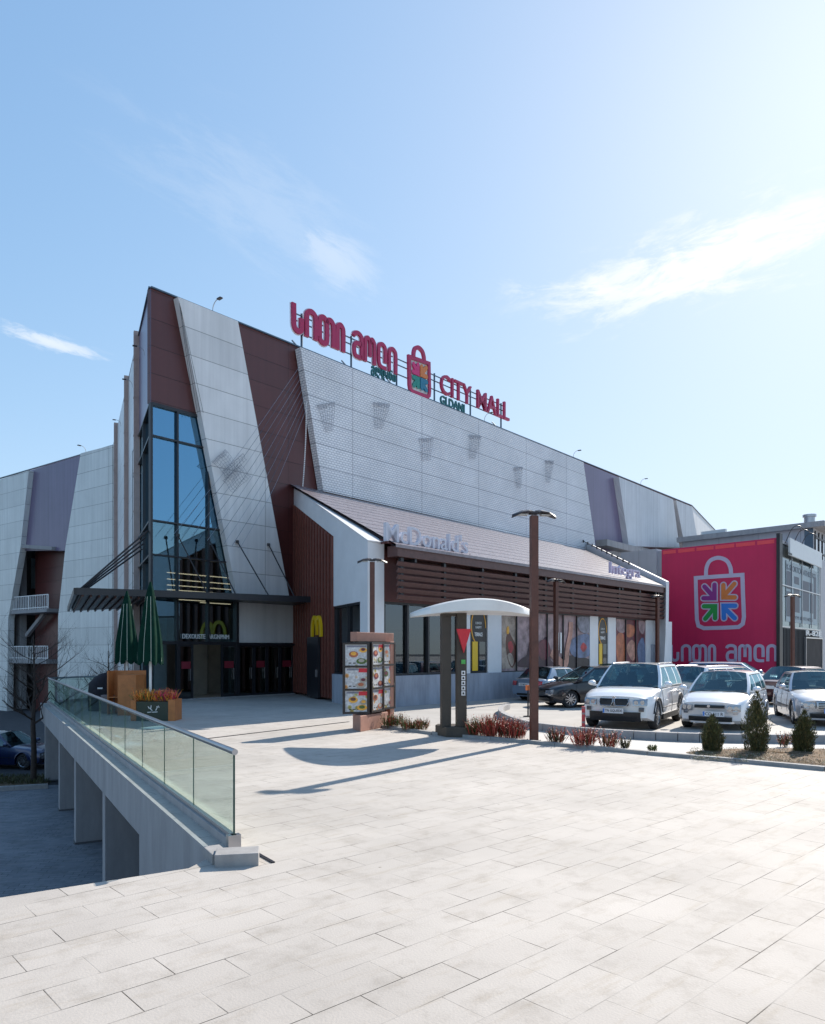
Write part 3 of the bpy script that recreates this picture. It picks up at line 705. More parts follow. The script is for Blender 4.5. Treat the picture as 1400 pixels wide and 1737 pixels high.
for vv in (971, 982, 992, 1000):
    m = MB(); sa = Fp.sz(284, vv, -2.5); sb = Fp.sz(392, vv, -2.5)
    m.box(Fp.w((sa[0] + sb[0]) / 2, sa[1], -2.5), (sb[0] - sa[0], .06, .035), ax=axF); m.build('strip_light', 'strip_light', inn)
for vv, ua, ub in ((1017, 303, 348), (1022, 340, 391)):
    m = MB(); sa = Fp.sz(ua, vv, -2.5); sb = Fp.sz(ub, vv, -2.5)
    m.box(Fp.w((sa[0] + sb[0]) / 2, sa[1], -2.5), (sb[0] - sa[0], .06, .035), ax=axF); m.build('strip_light', 'strip_light', inn)
# doors
dz = GZ[5] - .06
def door(u0, u1, label, ang=0, poster=None):
    s0 = Fp.sz(u0, 1150)[0]; s1 = Fp.sz(u1, 1150)[0]; wd = s1 - s0
    d = MB(); p = Plane(tuple(Fp.w(s0, 0, -.02).xy), (Fp.d.x * math.cos(ang) + Fp.n.x * math.sin(ang), Fp.d.y * math.cos(ang) + Fp.n.y * math.sin(ang)))
    ax = (Vector((p.d.x, p.d.y, 0)), Vector((p.n.x, p.n.y, 0)), Vector((0, 0, 1)))
    d.box(p.w(.04, dz / 2, 0), (.08, .07, dz), ax=ax); d.box(p.w(wd - .04, dz / 2, 0), (.08, .07, dz), ax=ax)
    d.box(p.w(wd / 2, dz - .04, 0), (wd - .17, .07, .08), ax=ax); d.box(p.w(wd / 2, .07, 0), (wd - .17, .07, .14), ax=ax)
    o = d.build('door', 'dark_frame', mall)
    if label: o['label'] = label
    g = MB(); g.box(p.w(wd / 2, dz / 2, 0), (wd - .17, .012, dz - .2), ax=ax); g.build('pane', 'door_glass', o, world=False) if False else None
    gg = g.build('pane', 'door_glass', mall); gg.parent = o
    h = MB(); h.box(p.w(wd - .16, 1.05, .06), (.03, .04, .5), ax=ax); hh = h.build('handle', 'steel', mall); hh.parent = o
    if poster:
        q = MB(); q.box(p.w(wd / 2, 1.45, .03), (wd * .62, .01, .3), ax=ax); qq = q.build('poster', poster, mall); qq.parent = o
door(303, 328, 'closed glass door beside the open entrance', poster='door_band')
door(376, 401, 'glass door folded beside the open entrance', poster='door_band')
for u0, u1, po in ((405, 431, None), (431, 453, 'door_band'), (453, 475, None), (475, 498, 'door_band')): door(u0, u1, None, 0, po)
plate('threshold', 'grey_concrete', Fp, [(0, 0), (Fp.sz(499, 1175)[0], 0), (Fp.sz(499, 1175)[0], .05), (0, .05)], .1, .25, px=False)
m = MB(); text_px(m, 'DEXOUSTE  ARGNPNM', Fp, 310, 389, 1075, 1083, .02, .03); m.build('entrance_lettering', 'white_paint', mall)
m = MB(); s0 = Fp.sz(403, 1100)[0]; s1 = Fp.sz(499, 1100)[0]; hbar(Fp, s0, s1, dz + .03, .1, .3, 0); hbar(Fp, s0, s1, Fp.sz(403, 1018)[1], .10, .3, .05); m.build('door_header', 'dark_frame', mall)
# left wing
def wq(name, mat, pts, off, th, **k): return plate(name, mat, Wp, pts, off, th, **k)
wb = lambda u: CY + (EYE - LOW) * FPX / (W0.y + 0)     # rough ground line
wq('wing_panel', 'wing_cladding', [(190.5, 755), (137, 769), (111, 930), (99, 1045), (97, 1225), (190.5, 1228)], .5, .5)
wq('wing_panel_dark', 'violet_cladding', [(139, 772), (46, 800), (30, 934), (120, 934)], .1, .3)
wq('wing_panel', 'wing_cladding', [(49, 798), (-60, 833), (-60, 1215), (12, 1212), (14, 1050), (35, 928)], .5, .5)
wq('wing_panel', 'violet_cladding', [(-59, 833), (-260, 895), (-260, 1200), (-59, 1213)], .1, .3)
wq('recess_wall', 'maroon_cladding', [(140, 930), (60, 930), (60, 1225), (140, 1225)], -1.2, .2)
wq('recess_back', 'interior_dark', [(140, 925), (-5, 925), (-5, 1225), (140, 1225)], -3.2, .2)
sR = Wp.sz(98, 1000)[0]
m = MB(); ax = (Vector((Wp.d.x, Wp.d.y, 0)), Vector((Wp.n.x, Wp.n.y, 0)), Vector((0, 0, 1)))
for u in (36,):
    s_ = Wp.sz(u, 1000, -.8)[0]; m.box(Wp.w(s_, 5, -.8), (.85, .5, 15.5), ax=ax)
m.build('recess_column', 'grey_concrete', mall)
wq('recess_screen', 'blind_fabric', [(74, 948), (53, 947), (53, 998), (74, 999)], -2.6, .1)
wq('roof_ledge', 'grey_concrete', [(88, 927), (31, 923), (31, 929), (88, 933)], .4, 2.0)
def balcony(u0, u1, vt, vb, vs, label):
    sa = Wp.sz(u0, 1000, .3)[0]; sb = Wp.sz(u1, 1000, .3)[0]; zt = Wp.sz(u1, vt, .3)[1]; zb = Wp.sz(u1, vb, .3)[1]; zs = Wp.sz(u1, vs, .3)[1]
    d = MB(); d.box(Wp.w((sa + sb) / 2, (zb + zs) / 2, -1.4), (abs(sb - sa), 3.6, abs(zb - zs)), ax=ax); o = d.build('balcony', 'grey_concrete', mall); o['label'] = label
    d = MB()
    for z in (zt, zb + .12): d.box(Wp.w((sa + sb) / 2, z, .3), (abs(sb - sa), .06, .06), ax=ax)
    n = 22
    for i in range(n + 1):
        s = sa + (sb - sa) * i / n; wdd = .12 if i in (0, 11, n) else .045
        d.box(Wp.w(s, (zt + zb) / 2, .3), (wdd, .05, zt - zb), ax=ax)
    q = d.build('balustrade', 'white_paint', mall); q.parent = o
balcony(18, 82, 1008, 1032, 1038, 'upper balcony with white bars in the recess of the left wing')
balcony(14, 81, 1096, 1119, 1126, 'lower balcony with white bars in the recess of the left wing')
m = MB(); a = Wp.w(*Wp.sz(46, 1078, -.6), -.6); b = Wp.w(*Wp.sz(76, 1040, -.6), -.6); m.bar(a, b, .25, .3); m.build('stair_beam', 'grey_concrete', mall)
# roof and dark trim along the top edge
Wend = Wp.w(Wp.sz(-260, 900)[0], 0)
i1 = Fp.w(.9, 0, -.35); i2 = Fp.w(s9 - .3, 0, -.35); i3 = Lp.w(sW + .3, 0, -.6); i4 = Wp.w(Wp.sz(-250, 900)[0], 0, -.4)
m = MB(); m.prism([(i1.x, i1.y), (i2.x, i2.y), (Rend[0] - .4, Rend[1] - .3), (5, 119.5), (i4.x, i4.y), (i3.x, i3.y)], HZ - .4, HZ - .12)
m.build('roof', 'grey_concrete', mall)
m = MB()
for a, b in (((P0.x, P0.y), (Fend.x, Fend.y)), ((Fend.x, Fend.y), Rend), ((P0.x, P0.y), (W0.x, W0.y)), ((W0.x, W0.y), (Wend.x, Wend.y))):
    m.bar((a[0], a[1], HZ + .02), (b[0], b[1], HZ + .02), .16, .06)
m.build('roof_trim', 'steel_blue', mall)
m = MB(); m.prism([Rend, (5, 120), (4.8, 119.8), (37.2, 89.8)], LOW, HZ - .3); m.prism([(5, 120), (Wend.x, Wend.y), (Wend.x + .3, Wend.y), (5.3, 119.8)], LOW, HZ - .3)
m.build('rear_wall', 'plain_white_cladding', mall)
# wires and wire ornaments fixed to the facade
for i in range(9):
    m = MB(); a = Fp.w(*Fp.sz(511 + i * 1.3, 618 + i * 9, .95), .95); b = Fp.w(*Fp.sz(296 + i * 14, 905 + i * 3, .7), .7)
    mid = (a + b) / 2; mid.z -= .25 + .03 * i
    m.tube([a, (a * .75 + mid * .25) , mid, (b * .75 + mid * .25), b] if False else catmull([tuple(a), tuple(mid), tuple(b)], 6), .0075, 4); m.build('cable', 'steel_blue' if i % 2 else 'steel', mall)
for i in range(4):
    m = MB(); a = Fp.w(*Fp.sz(304 + i, 510 + i * 4, .45), .45); b = Fp.w(*Fp.sz(330 + i * 5, 700, .4), .4); m.tube([a, b], .008, 4); m.build('cable', 'black_metal', mall)
m = MB()
for i in range(46):
    t = i / 45; u = 520 - 6 * t * t; v = 682 + 142 * t; c = Fp.w(*Fp.sz(u, v, .5), .5); m.box(c, (.05, .05, .06))
m.build('bead_string', 'white_paint', mall)
def ornament(u, v, w_, h_, rot, off, taper=.45, rows=7, cols=6, lean=0):
    m = MB(); cc, ss = math.cos(rot), math.sin(rot)
    def P(a, b, o=off):
        x = (a - .5) * w_ * (1 - (1 - taper) * b); y = (b - .5) * h_
        return Fp.w(*Fp.sz(u + x * cc - y * ss, v + x * ss + y * cc, o), o)
    for i in range(rows + 1):
        pts = [P(a / 8, i / rows + .03 * math.sin(a * 1.3), off + .04 * math.sin(math.pi * a / 8)) for a in range(9)]; m.tube(pts, .007, 3, cap=False)
    for j in range(cols + 1): m.tube([P(j / cols + .04 * math.sin(i), i / 6, off + .04 * math.sin(math.pi * j / cols)) for i in range(7)], .007, 3, cap=False)
    for i in range(14): m.tube([P(i / 13, -.03), P((i + .5) / 13, .05 + random.uniform(0, .12))], .013, 3)
    m.build('wire_ornament', 'wire_grey', mall)
for u, v, a, b in ((556, 708, 30, 46), (645, 705, 28, 42), (723, 762, 24, 36), (804, 758, 20, 38), (880, 810, 15, 34), (931, 800, 14, 36)): ornament(u, v, a, b, random.uniform(-.15, .15), .52, random.uniform(.35, .6))
ornament(386, 790, 30, 44, R(-42), .5, .8, 8, 6); ornament(402, 812, 40, 26, R(-42), .55, 1, 5, 8); ornament(398, 790, 46, 12, R(-42), .5, 1, 3, 8)
# entrance canopy with tie rods
can = thing('entrance_canopy', 'thin black canopy hung on rods over the mall entrance', 'canopy', (P0.x, P0.y, 0))
zc = 4.3; poly = [(-12.6, 27.7), (-10.2, 28.75), (-4.5, 32.1), (-5.2, 34.8), (-10.5, 29.4), (-13.9, 36.6), (-18.2, 39.0)]
m = MB(); m.prism([(-12.6, 27.7), (-10.35, 28.65), (-10.6, 29.5), (-13.9, 36.6), (-18.2, 39.0)], zc - .1, zc + .1)
m.prism([(-10.34, 28.66), (-4.5, 32.1), (-5.3, 34.9), (-10.5, 29.34), (-10.59, 29.48)], zc - .1, zc + .1)
m.build('deck', 'black_metal', can)
m = MB()
for i in range(9):
    t = i / 8; a = Vector((-12.6, 27.7)).lerp(Vector((-10.6, 29.4)), .04 + .92 * t); b = Vector((-18.2, 39.0)).lerp(Vector((-13.9, 36.6)), .04 + .92 * t)
    m.bar((a.x, a.y, zc - .15), (b.x, b.y, zc - .15), .07, .1)
m.build('soffit_slats', 'louver_wood', can)
m = MB(); m.bar((-12.75, 27.65, zc), (-18.4, 39.1, zc), .12, .26); m.bar((-12.7, 27.62, zc), (-10.33, 28.6, zc), .1, .26); m.bar((-10.33, 28.6, zc), (-4.4, 32.05, zc), .1, .26)
m.build('edge_trim', 'dark_frame', can)
for i in range(4):
    t = .04 + .10 * i; b = Vector((-12.6, 27.7)).lerp(Vector((-18.2, 39.0)), t); a = Lp.w(.12 + i * .75, 6.75 - i * .15 + .12, .1)
    m = MB(); m.tube([(b.x, b.y, zc + .1), a], .035, 6); m.build('tie_rod', 'black_metal', can)
for (ua, va), (ub, vb) in (((302, 908), (352, 1012)), ((354, 913), (400, 1012)), ((403, 919), (456, 1012)), ((456, 924), (500, 1010))):
    a = Fp.w(*Fp.sz(ua, va, .4), .4); kk = (ub - CX) / FPX
    e0 = Vector((-10.35, 28.75)); e1 = Vector((-4.5, 32.1)); d = e1 - e0; tt = (kk * e0.y - e0.x) / (d.x - kk * d.y); b = e0 + d * tt
    m = MB(); m.tube([a, (b.x, b.y, zc + .1)], .03, 6); m.box(a, (.12, .12, .12)); m.build('tie_rod', 'black_metal', can)

# ------------------------------------------------------------------ stylised lettering of the mall, drawn as strokes
GEO = [  # (word index, stroke) in the photo's own proportions, x to the right, y down
    (0, [(182, 1092), (183, 1150), (184, 1190), (195, 1210), (215, 1214), (231, 1204), (233, 1185), (233, 1148)]),
    (0, [(268, 1222), (268, 1128), (276, 1106), (298, 1097), (321, 1106), (329, 1128), (329, 1222)]),
    (0, [(356, 1200), (356, 1128), (362, 1106), (381, 1097), (400, 1106), (407, 1128), (407, 1200), (398, 1216), (381, 1220), (364, 1214), (356, 1200)]),
    (0, [(407, 1122), (414, 1104), (431, 1097), (447, 1106), (454, 1128), (454, 1222)]),
    (0, [(482, 1222), (482, 1128), (488, 1106), (504, 1097), (519, 1106), (525, 1128), (525, 1222)]),
    (1, [(620, 1118), (628, 1103), (655, 1096), (680, 1103), (690, 1124), (690, 1222)]),
    (1, [(690, 1150), (650, 1147), (630, 1158), (624, 1180), (630, 1206), (648, 1215), (690, 1214)]),
    (1, [(722, 1222), (722, 1126), (728, 1106), (744, 1097), (759, 1106), (765, 1126), (765, 1188)]),
    (1, [(765, 1124), (771, 1106), (784, 1097), (799, 1106), (805, 1126), (805, 1222)]),
    (1, [(908, 1188), (908, 1128), (901, 1106), (877, 1097), (852, 1106), (845, 1128), (845, 1186), (853, 1207), (874, 1217), (916, 1217)]),
    (1, [(946, 1222), (946, 1128), (954, 1106), (977, 1097), (1000, 1106), (1009, 1128), (1009, 1222)])]
WX = ((180, 527), (618, 1011))
def geo_word(pl, wi, s0, s1, z0, z1, wd, off, th, mb):
    x0, x1 = WX[wi]
    for w_, pts in GEO:
        if w_ != wi: continue
        P = [(s0 + (x - x0) / (x1 - x0) * (s1 - s0), z1 - (y - 1094) / 130 * (z1 - z0)) for x, y in catmull(pts, 4)]
        pl.ribbon(mb, P, wd, off, th, px=False)
def bag_logo(pl, quad, wd, off, th, par, mats, back=None):
    """quad maps unit square (x right, y down) to wall coordinates; proportions read off the billboard"""
    def Q(x, y): return quad((x - 360) / 410, (y - 390) / 580)
    body = [(375, 562), (560, 549), (745, 537), (750, 700), (757, 870), (748, 925), (715, 950), (600, 956), (440, 960), (396, 940), (384, 890), (379, 720)]
    pts = []
    for i, p in enumerate(body): pts.append(p)
    m = MB(); P = [Q(*p) for p in pts]; pl.ribbon(m, P, wd, off, th, px=False, closed=True)
    m.build('bag_outline', mats[0], par)
    h = catmull([(457, 545), (461, 480), (490, 425), (555, 402), (620, 425), (650, 480), (655, 532)], 5)
    m = MB(); pl.ribbon(m, [Q(*p) for p in h], wd, off + .004, th, px=False); m.build('bag_handle', mats[0], par)
    arrows = [((445, 630), (518, 712), [(525, 615), (525, 722), (437, 722)]), ((682, 608), (602, 700), [(595, 618), (595, 716), (685, 716)]),
              ((452, 885), (520, 802), [(442, 786), (530, 786), (530, 880)]), ((685, 880), (606, 802), [(688, 782), (597, 782), (600, 880)])]
    for i, (a, b, hd) in enumerate(arrows):
        if back:
            m = MB(); pl.ribbon(m, [Q(*a), Q(*b)], wd * 1.75, off + .006, th, px=False); pl.ribbon(m, [Q(*p) for p in hd], wd * 1.75, off + .010, th, px=False)
            for p_ in (a, hd[0], hd[-1]):
                s_, z_ = Q(*p_); pl.plate(m, [(s_ + wd * .873 * math.cos(q * math.pi / 8), z_ + wd * .873 * math.sin(q * math.pi / 8)) for q in range(16)], off + .008, .004, px=False)
            m.build('arrow_outline', back, par)
        m = MB(); pl.ribbon(m, [Q(*a), Q(*b)], wd * 1.15, off + .016, th, px=False); pl.ribbon(m, [Q(*p) for p in hd], wd * 1.15, off + .020, th, px=False)
        for p_ in (a, hd[0], hd[-1]):
            s_, z_ = Q(*p_); pl.plate(m, [(s_ + wd * .573 * math.cos(q * math.pi / 8), z_ + wd * .573 * math.sin(q * math.pi / 8)) for q in range(16)], off + .018, .004, px=False)
        m.build('arrow', mats[1 + i], par)

# rooftop sign
sign = thing('rooftop_sign', 'red and teal lettering with a shopping bag logo on a frame along the roof', 'sign', tuple(Fp.w(Fp.sz(512, 590)[0], HZ)))
SO = .1
def srange(u0, u1): return Fp.sz(u0, 600, SO)[0], Fp.sz(u1, 600, SO)[0]
zw1 = Fp.sz(500, 514, SO)[1]; zw0 = Fp.sz(500, 562, SO)[1]
for wi, (u0, u1) in enumerate(((499, 584), (601, 673))):
    a, b = srange(u0, u1)
    m = MB(); geo_word(Fp, wi, a, b, zw0, zw1, (.25, .205)[wi], SO, .16, m); m.build('word', 'sign_magenta', sign)
    m = MB(); geo_word(Fp, wi, a, b, zw0, zw1, (.33, .275)[wi], SO - .1, .05, m); m.build('word_edge', 'sign_white', sign)
m = MB(); text_px(m, '\u10d2\u10da\u10d3\u10d0\u10dc\u10d8', Fp, 631, 672, 614, 637, SO, .1, .02); m.build('small_word', 'sign_teal', sign)
m = MB(); text_px(m, 'CITY', Fp, 749, 801, 632, 666, SO, .16, .004); m.build('word', 'sign_magenta', sign)
m = MB(); text_px(m, 'MALL', Fp, 811, 865, 660, 691, SO, .16, .004); m.build('word', 'sign_magenta', sign)
m = MB(); text_px(m, 'GLDANI', Fp, 748, 789, 669, 684, SO, .1, .015); m.build('small_word', 'sign_teal', sign)
la, lb = srange(694, 731); zt_ = Fp.sz(712, 588, SO)[1]; zb_ = Fp.sz(712, 670, SO)[1]
m = MB(); Fp.plate(m, [(la + .12, zb_ + .1), (lb - .12, zb_ + .1), (lb - .12, zt_ - .30 * (zt_ - zb_)), (la + .12, zt_ - .30 * (zt_ - zb_))], SO - .08, .06, px=False); m.build('bag_board', 'sign_board_white', sign)
bag_logo(Fp, lambda x, y: (la + x * (lb - la), zt_ - y * (zt_ - zb_)), .22, SO, .14, sign, ('sign_magenta', 'arrow_pink', 'arrow_orange', 'arrow_teal', 'arrow_deep_teal'))
m = MB()
s_a = srange(505, 862)
for zz in (zw1 - .35, (zw0 + zw1) / 2, zw0 + .15): m.bar(Fp.w(s_a[0], zz, -.12), Fp.w(s_a[1], zz, -.12), .05, .05)
m.build('rail', 'steel_blue', sign)
for u in (512, 596, 673, 737, 798, 850):
    m = MB(); s_ = Fp.sz(u, 600, -.18)[0]; m.bar(Fp.w(s_, HZ - .1, -.18), Fp.w(s_, zw1 - .2, -.18), .10, .10); m.bar(Fp.w(s_, HZ - .05, -.18), Fp.w(s_, HZ + .7, -.9), .06, .06); m.build('post', 'steel_blue', sign)
# floodlights along the parapet
def floodlight_parts(t):
    m = MB(); m.tube(catmull([(0, 0, 0), (0, -.05, .45), (0, -.35, .75), (0, -.7, .8)], 4), .03, 6); m.build('arm', 'steel', t, world=False)
    m = MB(); m.box((0, -.85, .78), (.24, .42, .09)); m.build('lamp_head', 'lamp_dark', t, world=False, bevel=.015)
fl = [(Fp, 361, -.1, 'floodlight on the roof edge above the leaning white panel'), (Fp, 822, 0, 'floodlight on the roof edge right of the rooftop lettering'), (Fp, 973, 0, 'floodlight at the right end of the mesh panel roof edge'),
      (Fp, 1087, 0, 'small far floodlight above the distant white panel'), (Lp, 236, .4, 'floodlight on the tallest fin left of the tower'), (Lp, 217, .4, 'floodlight on the middle fin left of the tower'),
      (Lp, 199, .4, 'floodlight on the lowest-looking fin left of the tower'), (Wp, 146, 0, 'floodlight on the left wing above the purple panel')]
f0 = None
for i, (pl, u, off, lab) in enumerate(fl):
    s_ = pl.sz(u, 600, off)[0]; pos = pl.w(s_, HZ + .02, off); rz = math.atan2(pl.n.x, -pl.n.y)
    fs = .42 if i in (4, 5, 6) else .6
    if i in (4, 5, 6): pos.z = (14.0, 14.6, 14.9)[i - 4]; pos += Vector((pl.n.x, pl.n.y, 0)) * -.2
    if f0 is None:
        f0 = thing('floodlight', lab, 'floodlight', tuple(pos), group='floodlights on the mall parapet', rz=rz); floodlight_parts(f0)
    else: dup(f0, tuple(pos), rz, lab, fs)
f0.scale = (.62,) * 3

# ================================================================== RESTAURANT
C0 = Vector((-1.567, 25.57)); Mp = Plane(C0, (1150, 1240)); Gd = Vector((-.404, .915)); Gp = Plane(C0, Gd, flip=True)
rest = thing('restaurant', 'single-storey restaurant with a grey lean-to roof, brown louvres and white gable', 'building', (C0.x, C0.y, 0))
mall_, par = mall, rest
sE = Mp.sz(1128, 1000, .68)[0]; ZE = 5.75; zb, zt = 1.13, 3.82
Lg = 10.2
s652 = Mp.sz(652, 1000)[0]
mv = Vector((Mp.d.x, Mp.d.y, 0)) * s652
def extr(mb, pts, vec):
    n = len(pts); mb.face(pts); mb.face([p + vec for p in pts][::-1])
    for i in range(n):
        a, b = pts[i], pts[(i + 1) % n]; mb.face([a, a + vec, b + vec, b])
tg = lambda u, v: Gp.w(*Gp.sz(u, v))
zE2 = ZE + .12
DD = Gp.sz(488, 820); dB = Gp.sz(566, 910); d2 = Gp.sz(490, 849)
m = MB()
extr(m, [Gp.w(0, zE2), Gp.w(DD[0], DD[1]), Gp.w(d2[0], d2[1]), Gp.w(dB[0], dB[1]), Gp.w(dB[0], zt), Gp.w(0, zt)], mv * .995)
s611 = Gp.sz(611, 1100)[0]
extr(m, [Gp.w(0, zt - .001), Gp.w(s611, zt - .001), Gp.w(s611, zb), Gp.w(0, zb)], mv * .995)
m.build('gable_wall', 'render_white', rest)
m = MB()
up = Vector((0, 0, .03)); extr(m, [Gp.w(-.03, zE2 + .005, .02), Gp.w(DD[0], DD[1] + .005, .02), Gp.w(DD[0], DD[1] + .05, .02), Gp.w(-.03, zE2 + .05, .02)], mv * 1.03)
m.build('coping', 'coping_white', rest)
# slatted part of the gable
s566 = dB[0]; sL_ = Lg - .1
m = MB(); Gp.plate(m, [(s566 + .02, .1), (sL_, .1), (sL_, d2[1] - .1), (s566 + .02, dB[1] - .05)], -.12, .1, px=False); m.build('slat_backing', 'slat_gap', rest)
m = MB(); ns = 15
axG = (Vector((Gp.d.x, Gp.d.y, 0)), Vector((Gp.n.x, Gp.n.y, 0)), Vector((0, 0, 1)))
for i in range(ns):
    s = s566 + .12 + (sL_ - s566 - .15) * i / (ns - 1); z1 = dB[1] + (d2[1] - dB[1]) * (s - s566) / (d2[0] - s566) - .02
    m.box(Gp.w(s, (z1 + .12) / 2, -.02), (.17, .16, z1 - .12), ax=axG)
m.build('slat_cladding', 'slat_wood', rest)
m = MB(); a = Gp.sz(513, 1100)[0]; b = Gp.sz(545, 1100)[0]
sd0 = Gp.sz(526, 1100)[0]; sd1 = Gp.sz(545, 1100)[0]
m.box(Gp.w((sd0 + sd1) / 2, 1.35, .09), (abs(sd1 - sd0), .1, 2.6), ax=axG); o = m.build('side_door', 'dark_frame', rest)
m = MB(); m.box(Gp.w(sd1 + (sd0 - sd1) * .15, 1.1, .16), (.04, .05, .3), ax=axG); h = m.build('handle', 'steel', rest); h.parent = o
m = MB()
for pts in ([(528, 1080), (528.4, 1062), (530, 1051), (532, 1047.5), (534, 1051), (535.2, 1062), (535.6, 1077)], [(535.6, 1077), (536, 1062), (537.2, 1051), (539, 1047.5), (541, 1051), (542.5, 1062), (543, 1080)]):
    Gp.ribbon(m, catmull(pts, 4), .17, .16, .1)
m.build('arches_emblem', 'arch_yellow', rest)
# gable window, plinths
m = MB(); Gp.plate(m, [(s611, zb), (s566, zb), (s566, zt), (s611, zt)], -.15, .02, px=False); m.build('side_window_pane', 'shop_glass', rest)
m = MB(); Gp.plate(m, [(s611, zt - .95), (s566, zt - .95), (s566, zt), (s611, zt)], -.3, .02, px=False); m.build('blind', 'blind_fabric', rest)
m = MB()
for s in (s611 - .03, (s611 + s566) / 2, s566 + .03): m.box(Gp.w(s, (zb + zt) / 2, -.12), (.09, .14, zt - zb), ax=axG)
for z in (zb + .04, zt - .04): m.box(Gp.w((s611 + s566) / 2, z, -.12), (s566 - s611, .12, .08), ax=axG)
m.build('side_window_frame', 'dark_frame', rest)
m = MB(); Gp.plate(m, [(-.05, 0), (s566 + .05, 0), (s566 + .05, zb), (-.05, zb)], .05, .4, px=False)
Mp.plate(m, [(-.05, 0), (sE + .4, 0), (sE + .4, zb), (-.05, zb)], .053, .4, px=False); m.build('plinth', 'stained_plinth', rest)
# front: pillars, windows, murals
def fx(u): return Mp.sz(u, 1090)[0]
axM = (Vector((Mp.d.x, Mp.d.y, 0)), Vector((Mp.n.x, Mp.n.y, 0)), Vector((0, 0, 1)))
for u0, u1 in ((783, 798), (828, 851), (1001, 1015), (1032, 1045), (1096, 1140)):
    m = MB(); Mp.plate(m, [(fx(u0), zb), (fx(u1), zb), (fx(u1), zt), (fx(u0), zt)], 0, .35, px=False); m.build('wall_pier', 'render_white', rest)
m = MB(); Mp.plate(m, [(s652, zt + .001), (sE + .4, zt + .001), (sE + .4, ZE - .1), (s652, ZE - .1)], 0, .35, px=False); m.build('gap_shade_wall', 'maroon_metal', rest)  # wall behind the louvres, shade of their gaps put into its maroon colour
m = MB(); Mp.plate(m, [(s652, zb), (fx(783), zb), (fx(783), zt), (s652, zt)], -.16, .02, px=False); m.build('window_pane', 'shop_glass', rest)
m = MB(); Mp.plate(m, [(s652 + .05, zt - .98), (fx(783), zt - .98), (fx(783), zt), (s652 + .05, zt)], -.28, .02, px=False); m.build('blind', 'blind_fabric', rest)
m = MB()
for u in (654, 694, 729, 761, 782): m.box(Mp.w(fx(u), (zb + zt) / 2, -.12), (.09, .16, zt - zb), ax=axM)
for z in (zb + .04, zt - .04): m.box(Mp.w((s652 + fx(783)) / 2, z, -.12), (fx(783) - s652, .14, .08), ax=axM)
m.build('window_frame', 'dark_frame', rest)
# dining room behind the panes
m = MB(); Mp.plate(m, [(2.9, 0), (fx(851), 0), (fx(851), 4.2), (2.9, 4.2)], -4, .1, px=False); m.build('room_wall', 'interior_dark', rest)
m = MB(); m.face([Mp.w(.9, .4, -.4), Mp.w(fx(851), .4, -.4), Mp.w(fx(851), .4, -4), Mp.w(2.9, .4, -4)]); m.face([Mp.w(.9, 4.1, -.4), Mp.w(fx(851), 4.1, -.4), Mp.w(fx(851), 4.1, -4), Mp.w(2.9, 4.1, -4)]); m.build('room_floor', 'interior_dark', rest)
m = MB()
for s, z, w_, h_, o_ in ((1.9, 2.2, .25, 3.6, -2), (3.2, 1.5, 1.2, .12, -1.2), (4.6, 1.5, 1.2, .12, -1.4), (4.3, 2.6, 1.0, .5, -3), (5.6, 2.2, .25, 3.6, -2.4)): m.box(Mp.w(s, z, o_), (w_, .3, h_), ax=axM)
m.build('furniture', 'interior_cream', rest)
m = MB(); m.box(Mp.w(2.4, 2.3, -2.8), (.5, .1, .8), ax=axM); m.box(Mp.w(5.0, 2.1, -2.6), (.4, .1, 1.2), ax=axM); m.build('menu_screen', 'arch_yellow', rest)
# dark poster doors
simple('poster_black', (.012, .012, .016), .35, var=.1)
for u0, u1 in ((798, 828), (1015, 1032)):
    a, b = fx(u0), fx(u1); w_ = b - a
    o = plate('poster_window', 'poster_black', Mp, [(a + .02, zb), (b - .02, zb), (b - .02, zt), (a + .02, zt)], -.05, .2, rest, px=False)
    m = MB(); cx_ = (a + b) / 2; cz = zt - .75; rr = w_ * .40
    arc = [(cx_ + rr * math.cos(t) * 1.0, cz + rr * 1.55 * math.sin(t)) for t in [R(70 + k * 12) for k in range(16)]]; Mp.ribbon(m, arc, .05, -.03, .02, px=False)
    arc = [(cx_ + rr * math.cos(t) * 1.0, cz + rr * 1.55 * math.sin(t)) for t in [R(-5 + k * 10) for k in range(8)]]; Mp.ribbon(m, arc, .03, -.03, .02, px=False)
    q = m.build('ring', 'flower_yellow', rest); q.parent = o
    m = MB(); text_mesh(m, 'LUNCH', Mp, cx_ - .2, cx_ + .2, cz + .08, cz + .18, -.03, .01); text_mesh(m, 'HAPPY', Mp, cx_ - .2, cx_ + .2, cz - .1, cz, -.03, .01); text_mesh(m, 'TERRACE', Mp, cx_ - .27, cx_ + .27, cz - .42, cz - .26, -.03, .01, .02)
    q = m.build('lettering', 'white_paint', rest); q.parent = o
    m = MB(); m.box(Mp.w(a + w_ * .30, zb + .7, -.04), (w_ * .3, .03, 1.2), ax=axM); q = m.build('yellow_panel', 'arch_yellow', rest); q.parent = o
    m = MB(); m.box(Mp.w(a + w_ * .70, zb + .7, -.04), (w_ * .34, .03, 1.2), ax=axM); q = m.build('dark_pane', 'shop_glass', rest); q.parent = o
